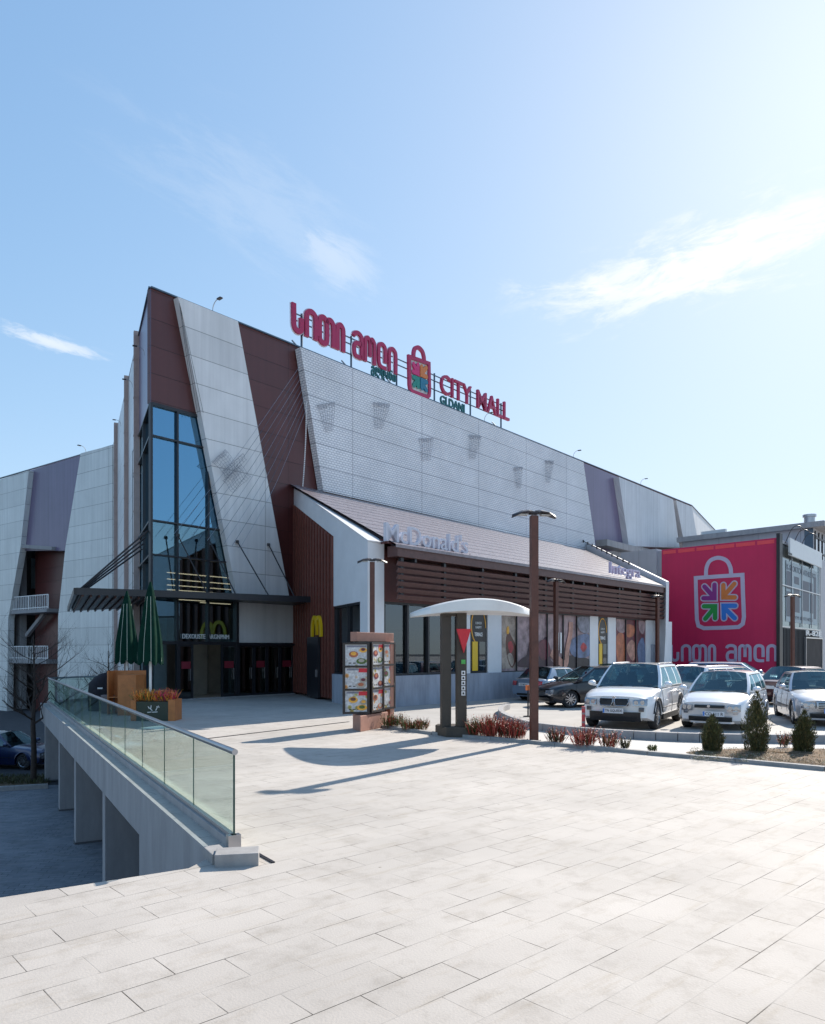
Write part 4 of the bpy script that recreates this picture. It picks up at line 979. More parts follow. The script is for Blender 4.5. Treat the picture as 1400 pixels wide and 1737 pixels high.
# printed murals in the blind windows
for n_, c_ in (('mural_pink', (.34, .235, .245)), ('mural_beige', (.40, .31, .25)), ('mural_skin', (.48, .24, .18)), ('mural_denim', (.13, .17, .28)), ('mural_dark', (.05, .018, .035)), ('mural_black', (.02, .015, .02)),
               ('mural_brown', (.12, .045, .03)), ('mural_red', (.42, .03, .04)), ('mural_wine', (.15, .03, .045)), ('mural_orange', (.42, .13, .06)), ('mural_grey', (.22, .22, .27))):
    simple(n_, c_, .45, var=.5, scale=2.6)
def mural(u0, u1, base, shapes, label, mull):
    a, b = fx(u0), fx(u1)
    o = plate('mural', base, Mp, [(a, zb), (b, zb), (b, zt), (a, zt)], -.06, .1, rest, px=False); o['label'] = label
    for j, (mt, kind, pts, wd) in enumerate(shapes):
        m = MB(); off = -.055 + .0035 * j
        if kind == 'fill': Mp.plate(m, [p for p in (catmull(pts, 3, closed=True) if wd else pts)], off, .003)
        else: Mp.ribbon(m, catmull(pts, 4), wd, off, .003)
        q = m.build('print', mt, rest); q.parent = o
    m = MB()
    for u in mull: m.box(Mp.w(fx(u), (zb + zt) / 2, -.01), (.05, .06, zt - zb), ax=axM)
    for z in (zb + .02, zt - .02): m.box(Mp.w((a + b) / 2, z, -.008), (b - a, .055, .05), ax=axM)
    q = m.build('mullion', 'black_metal', rest); q.parent = o
mural(851, 1001, 'mural_pink', [
    ('mural_beige', 'fill', [(852, 1045), (877, 1045), (877, 1134), (852, 1134)], 0),
    ('mural_brown', 'fill', [(858, 1090), (862, 1070), (866, 1076), (874, 1092), (878, 1110), (870, 1133), (862, 1120)], 1),
    ('mural_red', 'fill', [(862, 1092), (868, 1088), (871, 1100), (866, 1108)], 1), ('mural_beige', 'fill', [(861, 1112), (867, 1108), (872, 1120), (868, 1130)], 1),
    ('flower_yellow', 'fill', [(860, 1066), (863, 1062), (864, 1074), (860, 1075)], 1),
    ('mural_dark', 'fill', [(880, 1131), (884, 1118), (895, 1110), (900, 1085), (915, 1092), (928, 1080), (935, 1120), (945, 1131)], 1),
    ('mural_wine', 'fill', [(912, 1100), (918, 1086), (930, 1088), (934, 1110), (920, 1120)], 1),
    ('mural_black', 'fill', [(940, 1131), (960, 1112), (1000, 1118), (1000, 1131)], 1),
    ('mural_denim', 'fill', [(970, 1086), (985, 1077), (1000, 1078), (1000, 1112), (975, 1114), (966, 1100)], 1),
    ('mural_red', 'fill', [(985, 1098), (990, 1090), (996, 1098), (990, 1106)], 1),
    ('mural_skin', 'line', [(935, 1106), (948, 1120), (960, 1126), (963, 1100), (968, 1075), (969, 1055)], .38),
    ('mural_grey', 'fill', [(980, 1048), (1000, 1046), (1000, 1073), (984, 1070)], 1),
    ('white_paint', 'line', [(943, 1074), (942, 1096)], .14), ('white_paint', 'line', [(947.5, 1073), (947, 1103)], .14), ('white_paint', 'line', [(952, 1073), (952, 1108)], .14)],
    'long printed window mural with an arm, striped sleeve and ice cream', (877, 902, 929, 956, 979))
mural(1045, 1096, 'mural_wine', [
    ('mural_orange', 'fill', [(1046, 1080), (1058, 1076), (1060, 1120), (1048, 1122)], 1), ('mural_pink', 'fill', [(1046, 1050), (1062, 1050), (1060, 1072), (1048, 1070)], 1),
    ('mural_skin', 'fill', [(1063, 1100), (1072, 1085), (1080, 1100), (1074, 1122)], 1), ('mural_orange', 'fill', [(1062, 1060), (1076, 1062), (1075, 1078), (1064, 1080)], 1),
    ('mural_denim', 'fill', [(1082, 1095), (1092, 1082), (1095, 1124), (1084, 1124)], 1), ('mural_pink', 'fill', [(1084, 1052), (1094, 1056), (1092, 1075), (1085, 1070)], 1)],
    'short printed window mural in red and brown near the far end', (1062, 1079))
o = plate('service_door', 'plinth_concrete', Mp, [(fx(1104), 0), (fx(1119), 0), (fx(1119), zb + 1.3), (fx(1104), zb + 1.3)], .07, .06, rest, px=False)
# louvre screen and fascia
LO = .62
m = MB(); Mp.plate(m, [(s652 - .02, ZE - .38), (sE, ZE - .38), (sE, ZE), (s652 - .02, ZE)], LO + .06, .5, px=False); m.build('fascia', 'louver_wood', rest, bevel=.01)
m = MB(); nb = 6
for i in range(nb):
    z = 3.95 + (ZE - .62 - 3.95) * i / (nb - 1)
    axx = (axM[0], (axM[1] * .9 + axM[2] * -.43).normalized(), (axM[2] * .9 + axM[1] * .43).normalized())
    m.box(Mp.w((s652 + sE) / 2, z, LO), (sE - s652 - .06, .05, .165), ax=axx)
m.build('louvre_boards', 'louver_wood', rest)
for i in range(10):
    s = s652 + .35 + (sE - s652 - .9) * i / 9
    m = MB(); m.box(Mp.w(s, (3.85 + ZE - .38) / 2, LO - .12), (.13, .14, ZE - .38 - 3.85), ax=axM); m.build('louvre_post', 'dark_frame', rest)
for i in range(6):
    s = s652 + 1 + (sE - s652 - 2) * i / 5
    m = MB(); m.box(Mp.w(s, ZE - .45, LO / 2), (.1, LO, .12), ax=axM); m.build('bracket', 'dark_frame', rest)
# lean-to roof
zr = Fp.sz(548, 833)[1]
rl = Fp.w(Gp.sz(488, 820)[0] * 0 + Fp.sz(492, 830)[0], zr); rr_ = Fp.w(Fp.sz(985, 930)[0], zr)
e0 = Mp.w(s652 * .8, ZE + .02, LO + .12); e1 = Mp.w(sE + .02, ZE + .02, LO + .12)
m = MB(); nR = 13
def rp(a, b, dz=0):
    p = e0.lerp(e1, a); q = rl.lerp(rr_, a); r = p.lerp(q, b); r.z += dz; return r
for j in range(nR):      # overlapping roof courses
    b0, b1 = j / nR, (j + 1) / nR
    m.face([rp(0, b0, .012), rp(1, b0, .012), rp(1, b1, .0), rp(0, b1, .0)]); m.face([rp(0, b0, -.005), rp(1, b0, -.005), rp(1, b0, .012), rp(0, b0, .012)])
m.face([rp(0, 0, -.1), rp(0, 1, -.1), rp(1, 1, -.1), rp(1, 0, -.1)])
m.face([rp(0, 0, -.1), rp(1, 0, -.1), rp(1, 0, .0), rp(0, 0, .0)])
m.build('roof', 'roof_tile', rest)
# right-hand gable
m = MB(); e_ = Mp.w(sE + .03, 0, LO + .13); fpt = Fp.w(Fp.sz(985, 930)[0], 0, .5); vec = Vector((Mp.d.x, Mp.d.y, 0)) * .38
vm = Vector((Mp.d.x, Mp.d.y, 0)) * .45
E = lambda t, z: Vector((e_.x, e_.y, 0)).lerp(Vector((fpt.x, fpt.y, 0)), t) + Vector((0, 0, z))
extr(m, [E(0, ZE + .3), E(1, zr + .35), E(1, zr - .4), E(.12, ZE - .3), E(.10, 0) - vm, E(-.0, 0) - vm, E(-.01, 3) - vm * .5], vec); m.build('far_gable', 'render_white', rest)
# letters standing on the roof edge
m = MB(); a = Mp.sz(660, 925, .55); z1 = Mp.sz(662, 890, .55)[1]; z0 = Mp.sz(662, 922, .55)[1]; b = Mp.sz(799, 930, .55)[0]
text_mesh(m, "McDonald's", Mp, a[0], b, ZE + .14, ZE + .14 + (z1 - z0) * 1.06, .42, .14, .006); m.build('roof_lettering', 'letter_grey', rest)
m = MB()
for zz, oo in ((ZE + .10, .40), (ZE + .2, .2)): m.box(Mp.w((a[0] + b) / 2, zz, oo), (b - a[0] + .2, .06, .05), ax=axM)
for i in range(10): m.box(Mp.w(a[0] + (b - a[0]) * i / 9, ZE + .1, .34), (.05, .35, .08), ax=axM)
m.build('lettering_rack', 'maroon_metal', rest)
m = MB(); a = Mp.sz(1036, 978, .5)[0]; b = Mp.sz(1093, 990, .5)[0]; text_mesh(m, "Integra", Mp, a + .2, b - .2, ZE + .12, ZE + .92, .4, .12, .006); m.build('roof_lettering', 'letter_lilac', rest)
m = MB(); pts = [E(.0 + t, ZE + .35 + (zr - ZE + .05) * t) - vec * (1.2) for t in [i / 14 for i in range(15)]]
for p in pts[5:]: m.box(p, (.08, .08, .2))
m.bar(pts[5], pts[-1], .05); m.build('cable_tray', 'black_metal', rest)

# ================================================================== RED BILLBOARD BUILDING
BR = Vector((24.1, 48.0)); Bp = Plane(BR, (-.70, .714), flip=True); Sp = Plane(BR, (.643, .766))
red = thing('red_billboard_building', 'shop block with a huge crimson billboard wall and blue glazed right side', 'building', (BR.x, BR.y, 0))
zB = Bp.sz(1322, 912)[1]; sBL = Bp.sz(1124, 930)[0]
plate('billboard', 'billboard_red', Bp, [(.1, 0), (sBL, 0), (sBL, zB), (.1, zB)], .12, .12, red, px=False)
m = MB()
for u0, u1 in ((1126, 1148), (1152, 1180), (1183, 1212), (1215, 1247), (1250, 1282), (1286, 1315)): Bp.plate(m, [(Bp.sz(u0, 900)[0], zB - .35), (Bp.sz(u1, 900)[0], zB - .35), (Bp.sz(u1, 900)[0], zB - .1), (Bp.sz(u0, 900)[0], zB - .1)], .135, .01, px=False)
m.build('light_band', 'red_strip', red)
def bq(x, y):
    u = 1177 + x * 88; # unit square over the photo's bag
    return Bp.sz(1100 + (360 + 410 * x) / 4.667, 860 + (390 + 580 * y) / 4.667, .14)
bag_logo(Bp, bq, .27, .15, .02, red, ('letter_lilac', 'arrow_purple', 'arrow_orange', 'arrow_green', 'arrow_blue'), back='letter_lilac')
m = MB()
for w_, pts in GEO: Bp.ribbon(m, [(1100 + x / 4.667, 860 + y / 4.667) for x, y in catmull(pts, 4)], .20, .15, .02)
m.build('wall_lettering', 'letter_lilac', red)
m = MB(); Bp.plate(m, [(-.12, 0), (.1, 0), (.1, zB + .25), (-.12, zB + .25)], .3, .5, px=False); m.build('dark_post_and_gap_shade', 'black_metal', red); m = MB(); Bp.plate(m, [(sBL, 0), (sBL + .5, 0), (sBL + .5, zB - .2), (sBL, zB - .2)], -.3, .3, px=False)
m.build('dark_post_and_gap_shade', 'black_metal', red)  # black plate standing in for shade in the gap beside the billboard
s_g = Bp.sz(1056, 930)[0]
plate('grey_side_block', 'panel_building', Bp, [(sBL + .35, 0), (s_g, 0), (s_g, zB + .1), (sBL + .35, zB + .1)], .25, 3, red, px=False)
# body
m = MB(); pA = Bp.w(s_g, 0, -.02); pB = Bp.w(0, 0, -.02); pC = Sp.w(16, 0, -.25); pD = Sp.w(16, 0, -16)
m.prism([(pA.x, pA.y), (pB.x, pB.y), (pC.x, pC.y), (pD.x, pD.y)], 0, zB - .05); m.build('body', 'panel_building', red)
# right face
plate('glazing', 'door_glass', Sp, [(.2, 3.7), (12, 3.7), (12, zB - .2), (.2, zB - .2)], 0, .02, red, px=False)
simple('poster_ice', (.30, .38, .42), .5, var=.08); simple('poster_slate', (.06, .075, .11), .5, var=.1)
zsT = Sp.sz(1333, 950)[1]
s1333, s1385 = Sp.sz(1333, 1000)[0], Sp.sz(1386, 1000)[0]
o = plate('window_poster', 'poster_ice', Sp, [(s1333, Sp.sz(1333, 1054)[1]), (s1385, Sp.sz(1333, 1054)[1]), (s1385, zsT), (s1333, zsT)], .03, .02, red, px=False)
m = MB()
for u0, u1, v0, v1 in ((1335, 1342, 970, 998), (1335, 1342, 1004, 1045), (1348, 1356, 980, 990), (1347, 1357, 1000, 1038), (1363, 1373, 988, 1036), (1374, 1379, 990, 1006), (1375, 1380, 1010, 1040), (1381, 1385, 980, 1050)):
    s0, z0_ = Sp.sz(u0, v1, .05); s1, z1_ = Sp.sz(u1, v0, .05); Sp.plate(m, [(s0, z0_), (s1, z0_), (s1, z1_), (s0, z1_)], .04, .01, px=False)
q = m.build('silhouettes', 'poster_slate', red); q.parent = o
m = MB(); text_px(m, 'K-SPORTCA  ATHLETICS', Sp, 1335, 1384, 956, 966, .045, .01, .01); text_px(m, 'GYM & FITNESS', Sp, 1345, 1379, 1044, 1050, .045, .01); q = m.build('lettering', 'poster_slate', red); q.parent = o
plate('shop_sign', 'sign_board_white', Sp, [(Sp.sz(1331, 940)[0], Sp.sz(1331, 942)[1]), (Sp.sz(1386, 940)[0], Sp.sz(1331, 942)[1]), (Sp.sz(1386, 940)[0], Sp.sz(1331, 913)[1]), (Sp.sz(1331, 940)[0], Sp.sz(1331, 913)[1])], .35, .12, red, px=False)
m = MB(); text_px(m, 'MALSEN', Sp, 1337, 1344, 936, 939, .37, .01); m.build('sign_lettering', 'plastic_black', red)
plate('lower_front', 'steel_blue', Sp, [(.2, 0), (12, 0), (12, 3.65), (.2, 3.65)], .02, .1, red, px=False)
m = MB()
for i in range(30): m.box(Sp.w(.5 + i * .38, 1.8, .05), (.05, .05, 3.6), ax=(Vector((Sp.d.x, Sp.d.y, 0)), Vector((Sp.n.x, Sp.n.y, 0)), Vector((0, 0, 1))))
m.build('ribs', 'black_metal', red)
axS = (Vector((Sp.d.x, Sp.d.y, 0)), Vector((Sp.n.x, Sp.n.y, 0)), Vector((0, 0, 1)))
sa, sb = Sp.sz(1363, 1100)[0], Sp.sz(1391, 1100)[0]
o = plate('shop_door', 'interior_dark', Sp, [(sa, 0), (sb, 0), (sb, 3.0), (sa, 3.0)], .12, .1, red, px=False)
m = MB(); m.box(Sp.w(sa, 1.5, .14), (.1, .12, 3.0), ax=axS); m.box(Sp.w(sb, 1.5, .14), (.1, .12, 3.0), ax=axS); m.box(Sp.w((sa + sb) / 2, 3.05, .14), (sb - sa + .1, .12, .1), ax=axS)
q = m.build('door_frame', 'steel', red); q.parent = o
m = MB(); text_mesh(m, 'R-82E', Sp, sa + .4, sb, 3.2, 3.6, .12, .05, .02); m.build('number_lettering', 'white_paint', red)
m = MB(); hz_ = [zB - .3, (zsT + 3.7) / 2 + .5, 3.68]
for z in hz_: m.box(Sp.w(6.1, z, .07), (11.9, .06, .07), ax=axS)
for s in (.25, 3, 6, 9, 12): m.box(Sp.w(s, (3.7 + zB) / 2, .07), (.07, .06, zB - 3.9), ax=axS)
m.build('facade_rails', 'steel', red)
for i, u in enumerate((1338, 1350, 1362)):
    s0, z0_ = Sp.sz(u, 914, .4); z0_ = zB
    m = MB(); m.tube(catmull([tuple(Sp.w(s0, z0_ - .3, .2)), tuple(Sp.w(s0, z0_ + .6, .6)), tuple(Sp.w(s0, z0_ + .75, 1.0)), tuple(Sp.w(s0, z0_ + .5, 1.3))], 4), .025, 5); m.build('sign_lamp_arm', 'black_metal', red)
# grey upper building behind
K0 = Vector((31.8, 58.0)); Kp = Plane(K0, (-.69, .724), flip=True); zK = Kp.sz(1379, 889)[1]; sK = Kp.sz(1158, 914)[0]; K2 = Plane(K0, (.66, .751))
gb = thing('grey_flat_roof_building', 'grey flat-roofed building with a glazed corner rising behind the red billboard', 'building', (K0.x, K0.y, 0))
m = MB(); q1 = Kp.w(sK, 0); q2 = K2.w(20, 0); q3 = q1 + (q2 - Vector((K0.x, K0.y, 0)))
m.prism([(K0.x, K0.y), (q1.x, q1.y), (q3.x, q3.y), (q2.x, q2.y)], 0, zK - .3); m.build('body', 'panel_building', gb)
m = MB(); o1 = Kp.w(-.5, 0, .5); m.prism([(o1.x + .3, o1.y - .3), (q1.x - .6, q1.y - .2), (q3.x, q3.y), (q2.x + .5, q2.y)], zK - .3, zK + .12); m.build('roof', 'grey_concrete', gb)
plate('dark_panel', 'steel_blue', Kp, [(0, 0), (Kp.sz(1365, 950)[0], 0), (Kp.sz(1365, 950)[0], zK - .32), (0, zK - .32)], .03, .03, gb, px=False)
plate('corner_window', 'lamp_glass', K2, [(.4, 4), (6, 4), (6, zK - 1), (.4, zK - 1)], .03, .03, gb, px=False)
m = MB()
for s in (.4, 1.6, 2.8, 4, 6): m.box(K2.w(s, zK / 2 + 1, .06), (.12, .08, zK - 3), ax=(Vector((K2.d.x, K2.d.y, 0)), Vector((K2.n.x, K2.n.y, 0)), Vector((0, 0, 1))))
for z in (4, 6, 8, 10, zK - 1): m.box(K2.w(3.2, z, .06), (5.6, .08, .12), ax=(Vector((K2.d.x, K2.d.y, 0)), Vector((K2.n.x, K2.n.y, 0)), Vector((0, 0, 1))))
m.build('window_frame', 'black_metal', gb)
m = MB(); c = Kp.w(.6, zK + .5, -1); m.tube([(c.x, c.y, zK), (c.x, c.y, zK + .75)], .4, 10); m.tube([(c.x, c.y, zK + .75), (c.x, c.y, zK + .95)], .5, 10); m.build('vent', 'steel', gb, smooth=40)
m = MB(); c = Kp.w(sK * .75, zK, -.3); m.box((c.x, c.y, zK + .1), (2.2, .3, .8), rz=2.3); m.build('rooftop_unit', 'sign_board_white', gb)

# ================================================================== GLASS RAILING
gr = thing('glass_railing', 'clear green-tinted glass railing with a steel handrail beside the drop', 'railing', (RAIL_P.x, RAIL_P.y, 0))
axR = (Vector((RAIL_D.x, RAIL_D.y, 0)), Vector((RAIL_N.x, RAIL_N.y, 0)), Vector((0, 0, 1)))
turn = rail(RAIL_END); tw = Vector((-13.05, 31.0, 0)); tw2 = Vector((-12.0, 32.0, 0))
m = MB(); Lr = RAIL_END
m.box(rail(Lr / 2, 0, .045), (Lr, .10, .10), ax=axR); m.box(rail(Lr / 2, .27 - .02, .012), (Lr + .3, .05, .03), ax=axR); m.build('base_kerb', 'grey_concrete', gr)
m = MB(); m.box(rail(Lr / 2, 0, .115), (Lr, .05, .05), ax=axR); m.box(rail(.03, 0, .06), (.09, .13, .16), ax=axR); m.build('base_channel', 'steel', gr)
ts = [.02]; 
while ts[-1] < Lr - 1: ts.append(ts[-1] + 1.65)
ts[-1] = Lr
for a, b in zip(ts[:-1], ts[1:]):
    m = MB(); m.box(rail((a + b) / 2, 0, .54), (b - a - .012, .014, .86), ax=axR); m.build('glass_panel', 'railing_glass', gr)
simple('glass_edge', (.02, .07, .055), .3)
m = MB(); m.box(rail(.012, 0, .54), (.012, .018, .86), ax=axR)
for t in ts[1:-1]: m.box(rail(t, 0, .54), (.007, .012, .86), ax=axR)
m.build('glass_edges', 'glass_edge', gr)
m = MB(); m.tube([rail(-.02, 0, .985), rail(Lr, 0, .985), (tw.x, tw.y, .985), (tw2.x, tw2.y, .985)], .032, 12); m.build('handrail', 'steel', gr, smooth=40)
for a, b in ((turn, tw), (tw, tw2)):
    d = (b - a); L = d.length; axx = (d.normalized(), Vector((-d.y, d.x, 0)).normalized(), Vector((0, 0, 1)))
    n = 2
    for i in range(n):
        c = a.lerp(b, (i + .5) / n); m = MB(); m.box((c.x, c.y, .54), (L / n - .02, .014, .86), ax=axx); m.build('glass_panel', 'railing_glass', gr)
    m = MB(); c = (a + b) / 2; m.box((c.x, c.y, .05), (L, .12, .11), ax=axx); m.build('base_kerb', 'grey_concrete', gr)

# ================================================================== LAMP POSTS
def lamp_parts(t, H=5.1):
    m = MB(); m.box((0, 0, H / 2 - .03), (.165, .165, H - .06)); m.build('post', 'pole_brown', t, world=False, bevel=.008)
    m = MB(); m.box((0, 0, .012), (.30, .30, .024)); 
    for i in (-1, 1):
        for j in (-1, 1): m.tube([(i * .11, j * .11, .02), (i * .11, j * .11, .05)], .012, 6)
    m.build('base_plate', 'lamp_dark', t, world=False)
    for sgn in (-1, 1):
        m = MB()
        # folded kite-shaped wing: near edge at the post, ridge, drooping tip
        sec = [(.03, .07, .03), (.14, .15, .045), (.30, .165, .02), (.50, .05, -.07)]
        top = []; bot = []
        for x, hw, z in sec:
            top.append([(sgn * x, -hw, H + z - .02), (sgn * x, 0, H + z + .03), (sgn * x, hw, H + z - .02)])
            bot.append([(sgn * x, -hw, H + z - .045), (sgn * x, 0, H + z - .04), (sgn * x, hw, H + z - .045)])
        m.grid(top); m.grid(bot)
        m.grid([[a[0] for a in top], [a[0] for a in bot]]); m.grid([[a[-1] for a in top], [a[-1] for a in bot]]); m.grid([top[0], bot[0]]); m.grid([top[-1], bot[-1]])
        o = m.build('lamp_head', 'lamp_dark', t, world=False)
        m = MB(); m.box((sgn * .26, 0, H - .045), (.22, .17, .02)); q = m.build('lens', 'lamp_lens', t, world=False); q.parent = o
    m = MB(); m.box((0, 0, H), (.19, .19, .05)); m.build('cap', 'lamp_dark', t, world=False)
lpos = [(gp(906, 1258), 5.1, 8, 'tall brown two-headed lamp post standing nearest, at the plaza kerb'), ((6.2, 31.6), 5.1, 30, 'brown lamp post between the silver saloon and the black car'),
        ((-1.36, 24.7), 5.0, 5, 'brown lamp post rising behind the menu board'), ((13.6, 40.6), 5.1, 30, 'thin lamp post at the far end of the louvred wall'), ((20.8, 40.0), 5.1, 12, 'lamp post in front of the glazed shop face right of the red billboard')]
l0 = thing('lamp_post', lpos[0][3], 'street lamp', (*lpos[0][0], 0), group='two-headed brown lamp posts', rz=R(lpos[0][2])); lamp_parts(l0)
for p, h, a, lab in lpos[1:]: dup(l0, (p[0], p[1], 0), R(a), lab)

# ================================================================== MENU BOARD
mb_ = thing('menu_board', 'drive-through menu board of nine food posters in brown frames on a terracotta base', 'menu board', (-1.3, 18.7, 0))
m = MB(); m.prism([(-1.30, 18.28), (-1.55, 18.95), (-1.05, 20.1), (-.66, 19.6)], 0, .40); m.build('base', 'terracotta', mb_, bevel=.012)
m = MB(); m.prism([(-1.62, 19.05), (-1.45, 18.95), (-.52, 20.25), (-.68, 20.45)], 2.28, 2.52); m.prism([(-.72, 19.95), (-.60, 19.78), (-.50, 19.95), (-.60, 20.15)], 0, 2.28); m.build('concrete_frame', 'terracotta', mb_, bevel=.01)
m = MB(); m.prism([(-1.5, 19.1), (-1.4, 19.0), (-.62, 20.2), (-.72, 20.3)], .35, 2.28); m.build('backing', 'menu_frame', mb_)
def menu_poster_mat(i, seed):
    name = 'menu_print_%d' % i
    m, t, b = newmat(name); b.inputs['Roughness'].default_value = .35
    uv = t.nodes.new('ShaderNodeTexCoord'); v = t.nodes.new('ShaderNodeTexVoronoi'); v.inputs['Scale'].default_value = 5.5; v.inputs['Randomness'].default_value = 1
    mp = t.nodes.new('ShaderNodeMapping'); mp.inputs['Location'].default_value = (seed * 3.1, seed * 1.7, seed); t.links.new(uv.outputs['Object'], mp.inputs['Vector']); t.links.new(mp.outputs[0], v.inputs['Vector'])
    r = t.nodes.new('ShaderNodeValToRGB'); cr = r.color_ramp; cr.elements[0].position = .0; cr.elements[0].color = (.45, .12, .03, 1); cr.elements[1].position = .5; cr.elements[1].color = (.55, .55, .55, 1)
    e = cr.elements.new(.2); e.color = (.62, .30, .07, 1) if i % 2 else (.30, .32, .07, 1); e = cr.elements.new(.34); e.color = (.58, .50, .42, 1); e = cr.elements.new(.4); e.color = (.60, .60, .62, 1)
    t.links.new(v.outputs['Distance'], r.inputs[0]); 
    link_var(t, b, r.outputs[0], mp.outputs[0], 14, .35)
for i in range(3): menu_poster_mat(i, i + 1)
boards = [((-1.78, 18.62), (-1.10, 18.70), .42, 2.24), ((-1.08, 18.76), (-.78, 19.38), .44, 2.26), ((-.84, 19.42), (-.50, 20.0), .46, 2.26)]
for bi, (a, b, z0, z1) in enumerate(boards):
    pl = Plane(a, (b[0] - a[0], b[1] - a[1])); L = math.hypot(b[0] - a[0], b[1] - a[1])
    ax = (Vector((pl.d.x, pl.d.y, 0)), Vector((pl.n.x, pl.n.y, 0)), Vector((0, 0, 1)))
    m = MB(); m.box(pl.w(L / 2, (z0 + z1) / 2, -.06), (L, .12, z1 - z0), ax=ax)
    m.box(pl.w(.03, (z0 + z1) / 2, .02), (.06, .05, z1 - z0), ax=ax); m.box(pl.w(L - .03, (z0 + z1) / 2, .02), (.06, .05, z1 - z0), ax=ax)
    ph = (z1 - z0 - .05) / 3
    for k in range(4): m.box(pl.w(L / 2, z0 + .03 + k * ph - .003, .019), (L - .12, .045, .05), ax=ax)
    o = m.build('poster_frame', 'menu_frame', mb_)
    for k in range(3):
        zc0 = z0 + .055 + k * ph; zc1 = z0 + .03 + (k + 1) * ph - .03
        m = MB(); m.box(pl.w(L / 2, (zc0 + zc1) / 2, .008), (L - .13, .012, zc1 - zc0), ax=ax); q = m.build('food_poster', 'menu_print_%d' % ((bi + k) % 3), mb_); q.parent = o
        sx = .07 + .03; Hh = zc1 - zc0; W_ = L - .14
        def pr(pts, off, mat, nm):
            m = MB(); Plane.plate(pl, m, pts, off, .002, px=False); w_ = m.build(nm, mat, mb_); w_.parent = o
        pr([(sx, zc1 - .07), (sx + W_ * .93, zc1 - .07), (sx + W_ * .93, zc1 - .02), (sx, zc1 - .02)], .0165, 'mural_grey', 'headline_band')
        if (k + bi) % 3 < 2: pr([(sx + W_ * .55, zc1 - .12), (sx + W_ * .95, zc1 - .12), (sx + W_ * .97, zc1 - .015), (sx + W_ * .58, zc1 - .015)], .0185, 'red_sign', 'price_flash')
        rng = random.Random(bi * 7 + k)
        for (cx_, cz_, rx, rz_) in ((.28, .58, .22, .15), (.75, .72 if k == 2 else .42, .18, .12), (.68, .2, .24, .14)):
            if rng.random() < .2: continue
            cx_ += rng.uniform(-.05, .05); cz_ += rng.uniform(-.05, .05); c1, c2 = rng.sample(['mural_orange', 'leaf_green', 'flower_yellow', 'interior_cream', 'mural_brown', 'mural_wine'], 2)
            def ell(s_, dz, n_): return [(sx + W_ * cx_ + W_ * rx * s_ * math.cos(a_), zc0 + Hh * (cz_ + dz) + Hh * rz_ * s_ * math.sin(a_)) for a_ in [j * 2 * math.pi / n_ for j in range(n_)]]
            pr(ell(1, 0, 14), .021, c1, 'food_picture'); pr(ell(.6, .03, 9), .0235, c2, 'food_picture')
        m = MB()
        for j in range(4):
            x_ = sx + W_ * (.1 + .2 * j); Plane.plate(pl, m, [(x_, zc0 + .05), (x_ + W_ * .12, zc0 + .05), (x_ + W_ * .12, zc0 + .075), (x_, zc0 + .075)], .0165, .002, px=False)
        w_ = m.build('price_lettering', 'plastic_black', mb_); w_.parent = o

# ================================================================== ORDER POINT CANOPY
oc = thing('order_point', 'white curved canopy on two dark posts with a red arrow sign at the drive-through', 'canopy', (.95, 17.6, 0))
m = MB(); m.prism([(.55, 17.65), (.80, 17.15), (1.35, 17.05), (1.52, 17.35), (1.15, 17.95), (.62, 17.95)], 0, .24); m.build('base', 'post_olive', oc, bevel=.012)
for x, y, n_ in ((.79, 17.45, 'post'), (1.15, 17.33, 'post')):
    m = MB(); m.box((x, y, 1.58), (.225, .30, 2.76), rz=.1); m.build(n_, 'post_olive', oc, bevel=.006)
m = MB(); m.box((.97, 17.39, 2.93), (.60, .28, .16), rz=.1); m.build('head_beam', 'post_olive', oc, bevel=.006)
# canopy shell: straight back edge, bowed front, arched along its length
xa, xb, yb = -.06, 3.08, 18.55
n = 30; rows = []; rows2 = []
for i in range(n + 1):
    t = i / n; x = xa + (xb - xa) * t; s = math.sin(math.pi * t) ** .75
    dpt = .08 + 1.95 * s; zc_ = 2.90 + .27 * math.sin(math.pi * t) ** .9
    rt = []; rb = []
    for j in range(9):
        f = j / 8; y = yb - dpt * f; e = math.sin(math.pi * min(1, max(0, f))) ** .5
        rt.append((x, y - .25 * t + .1, zc_ + .02 + .07 * e)); rb.append((x, y - .25 * t + .1, 2.88 + .06 * math.sin(math.pi * t) - .02 * e * s))
    rows.append(rt); rows2.append(rb)
m = MB(); m.grid(rows); m.grid([r_[::-1] for r_ in rows2])
m.grid([[r_[0] for r_ in rows], [r_[0] for r_ in rows2]]); m.grid([[r_[-1] for r_ in rows], [r_[-1] for r_ in rows2]]); m.grid([rows[0], rows2[0]]); m.grid([rows[-1], rows2[-1]])
m.build('canopy_shell', 'canopy_white', oc, smooth=50, merge=True)
pl = Plane((1.04, 17.16), (1, .1))
m = MB(); pl.plate(m, [(-.02, 2.54), (.32, 2.54), (.15, 1.98)], .12, .10, px=False); m.build('red_arrow', 'red_sign', oc)
m = MB(); pl.plate(m, [(.10, 1.72), (.20, 1.72), (.20, 1.82), (.10, 1.82)], .035, .006, px=False); m.build('green_sticker', 'green_sticker', oc)
m = MB()
for z in (1.56, 1.44, 1.32, 1.20, 1.08): pl.plate(m, [(.105, z - .1), (.195, z - .1), (.195, z), (.105, z)], .035, .006, px=False)
m.build('white_sticker', 'white_paint', oc)
m = MB()
for z in (1.56, 1.44, 1.32, 1.20, 1.08): pl.plate(m, [(.125, z - .075), (.175, z - .075), (.165, z - .03), (.135, z - .02)], .039, .003, px=False)
m.build('pictogram', 'plastic_black', oc)

